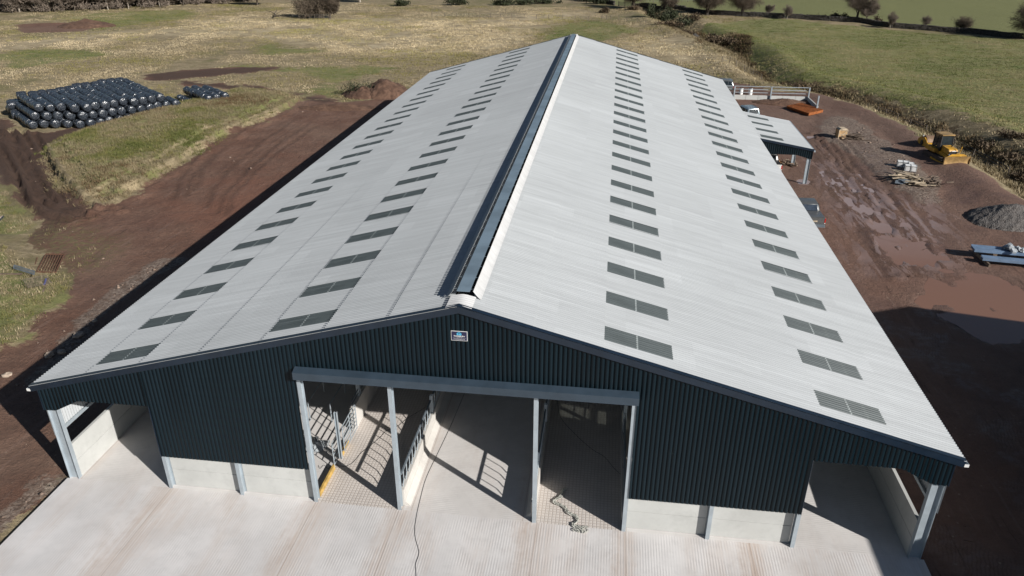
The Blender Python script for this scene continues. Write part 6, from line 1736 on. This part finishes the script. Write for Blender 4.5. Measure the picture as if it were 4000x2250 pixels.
for q, (x, y, r_, h_, lb) in enumerate(GD):
    bush('gorse_bush', lb, 'bush', 450 + q, x, y, r_ * .85, r_ * .6, h_ * .85, M['gorse'] if h_ > 2.5 else M['bracken'], 700, None, .14, .4)
GQ = [(31.5, 99, 1.6), (38.3, 88.4, 1.2), (41.0, 83.5, 1.1), (43.5, 77, 1.4), (45.2, 71, 1.3), (46.3, 65, 1.5), (47.5, 59.5, 1.5), (46.0, 55.0, 1.3), (49, 66, 1.6), (50, 60, 1.7), (46.0, 50.5, 1.2), (49.5, 54.0, 1.5)]
for q, (x, y, h_) in enumerate(GQ):
    bush('bracken_clump', 'dark brown bracken clump in the gully below the pasture', 'bush', 480 + q, x, y, 2.1, 1.6, h_ * .65, M['bracken'], 330, 'bracken clumps in the gully', .09, .4)
bush('weed_clump', 'grey green weeds growing over the spoil beside the soil heap', 'weeds', 520, -30.2, 79.0, 2.6, 1.8, 2.0, M['gorse'], 900, None, .05, .35)

# ---------------------------------------------------------------- stone dyke and fences
def dyke(name, label, line, h=1.2, w=.6):
    mb_v = []; mb_f = []; n0 = 0
    for (ax, ay), (bx, by) in zip(line[:-1], line[1:]):
        L = math.hypot(bx - ax, by - ay); n = int(L / .42); dx, dy = (bx - ax) / L, (by - ay) / L
        for i in range(n):
            for lev in range(4):
                for sd in (-1, 1):
                    c = np.array([ax + dx * (i + .5 * (lev % 2)) * .42 - dy * sd * w * .22, ay + dy * (i + .5 * (lev % 2)) * .42 + dx * sd * w * .22, 0])
                    c[2] = (lev + .5) * h / 4
                    s = np.array([.23, .17, h / 8 * 1.08]) * rng.uniform(.8, 1.15, 3)
                    v = oct_box * s; v = v + rng.normal(0, .025, v.shape)
                    v = np.stack([v[:, 0] * dx - v[:, 1] * dy, v[:, 0] * dy + v[:, 1] * dx, v[:, 2]], 1) + c
                    v[:, 2] += hz_fast(c[0], c[1]) - .06
                    mb_v.append(v); mb_f.append(box_f + n0); n0 += 8
    o = mesh_np(name, np.concatenate(mb_v), np.concatenate(mb_f), M['stone'])
    return tag(o, label, 'wall')
oct_box = np.array([(sx, sy, sz) for sz in (-1, 1) for sy in (-1, 1) for sx in (-1, 1)], float)
box_f = np.array([(0, 2, 3, 1), (4, 5, 7, 6), (0, 1, 5, 4), (2, 6, 7, 3), (1, 3, 7, 5), (0, 4, 6, 2)])
_hc = {}
def hz_fast(x, y):
    k = (round(x / 2), round(y / 2))
    if k not in _hc: _hc[k] = hz(k[0] * 2, k[1] * 2)
    return _hc[k]
dyke('stone_dyke', 'long dark dry stone dyke dividing the right-hand pastures', LN['dyke'][2:])
dyke('stone_dyke', 'dry stone dyke left of the timber gate at the top edge', LN['dyke'][:2] + [(4.2, 209.5)])
def fence(label, pts, h=1.1, wires=3, step=3.0, thick=.05, lean=.06, mat='post'):
    t = thing('post_and_wire_fence', label, 'fence', (0, 0, 0))
    P = []
    for (ax, ay), (bx, by) in zip(pts[:-1], pts[1:]):
        L = math.hypot(bx - ax, by - ay); n = max(1, int(round(L / step)))
        P += [(ax + (bx - ax) * k / n, ay + (by - ay) * k / n) for k in range(n)]
    P.append(pts[-1])
    tops = []
    for (x, y) in P:
        z = hz(x, y); o = Vector((rnd.gauss(0, lean), rnd.gauss(0, lean), h * rnd.uniform(.9, 1.08)))
        MB().tube([(x, y, z - .2), (x + o.x, y + o.y, z + o.z)], thick, 6).build('fence_post', M[mat], t); tops.append((x, y, z))
    for w in range(wires):
        MB().tube([(x, y, z + h * (.35 + .3 * w)) for x, y, z in tops], .012, 4).build('wire', M['galv_dark'], t)
    return t
fence('thin post and wire fence across the far middle of the dead pasture', LN['fence_far'], step=3.2, thick=.06)
fence('old leaning wire fence along the foot of the bracken gully', LN['fence_gully'], step=2.8, thick=.055, lean=.1)
fence('short fence above the hollow left of the gorse', LN['fence_mid'], step=2.4, thick=.07)
fence('dark post fence on the slope beyond the shed corner', LN['fence_mid2'], step=2.0, thick=.06)
fence('pale post and rail fence beyond the dyke in the upper field', LN['fence_upper'], step=2.4, thick=.08, wires=2, h=1.3)
fence('short fence around the bush clump in the left pasture', [(-76.5, 168.0), (-73, 167.2), (-69, 166.6), (-66.6, 167.0)], step=1.6, thick=.06)
tg = thing('field_gate', 'pale timber field gate beside the first dyke tree', 'gate', (*(6.6, 205.6), hz(6.6, 205.6)), -.75)
for z in (.3, .55, .8, 1.05, 1.3): MB().span((-1.7, -.03, z - .05), (3.2, .03, z + .05)).build('gate_rail', M['pale_timber'], tg)
for x in (-1.75, .7, 3.25): MB().span((x - .07, -.08, -.2), (x + .07, .08, 1.5)).build('gate_upright', M['pale_timber'], tg)
cv = heap('stone_culvert', 'small stone culvert block where the stream passes the gorse', 'stones', (22.8, 157.2), 1.6, 1.1, 1.3, M['stone'], .3, 31, n=24)
fl = MB()
for (a, b, r0, r1) in (((-84.0, 174.0, .2), (-80.5, 166.0, .5), .16, .10), ((-82.5, 170.5, .3), (-80.2, 171.2, 1.5), .08, .03), ((-84, 174, .2), (-87.5, 176.0, .9), .10, .03), ((-84, 174, .2), (-85.0, 178.0, 1.2), .10, .03), ((-80.5, 166, .5), (-78.6, 164.8, .5), .14, .1)):
    fl.tube([a, ((a[0] + b[0]) / 2 + .3, (a[1] + b[1]) / 2, (a[2] + b[2]) / 2 + .1), b], r0, 6, r1)
tag(fl.build('fallen_branch', M['bark']), 'long fallen branch lying on the far left field', 'branch')
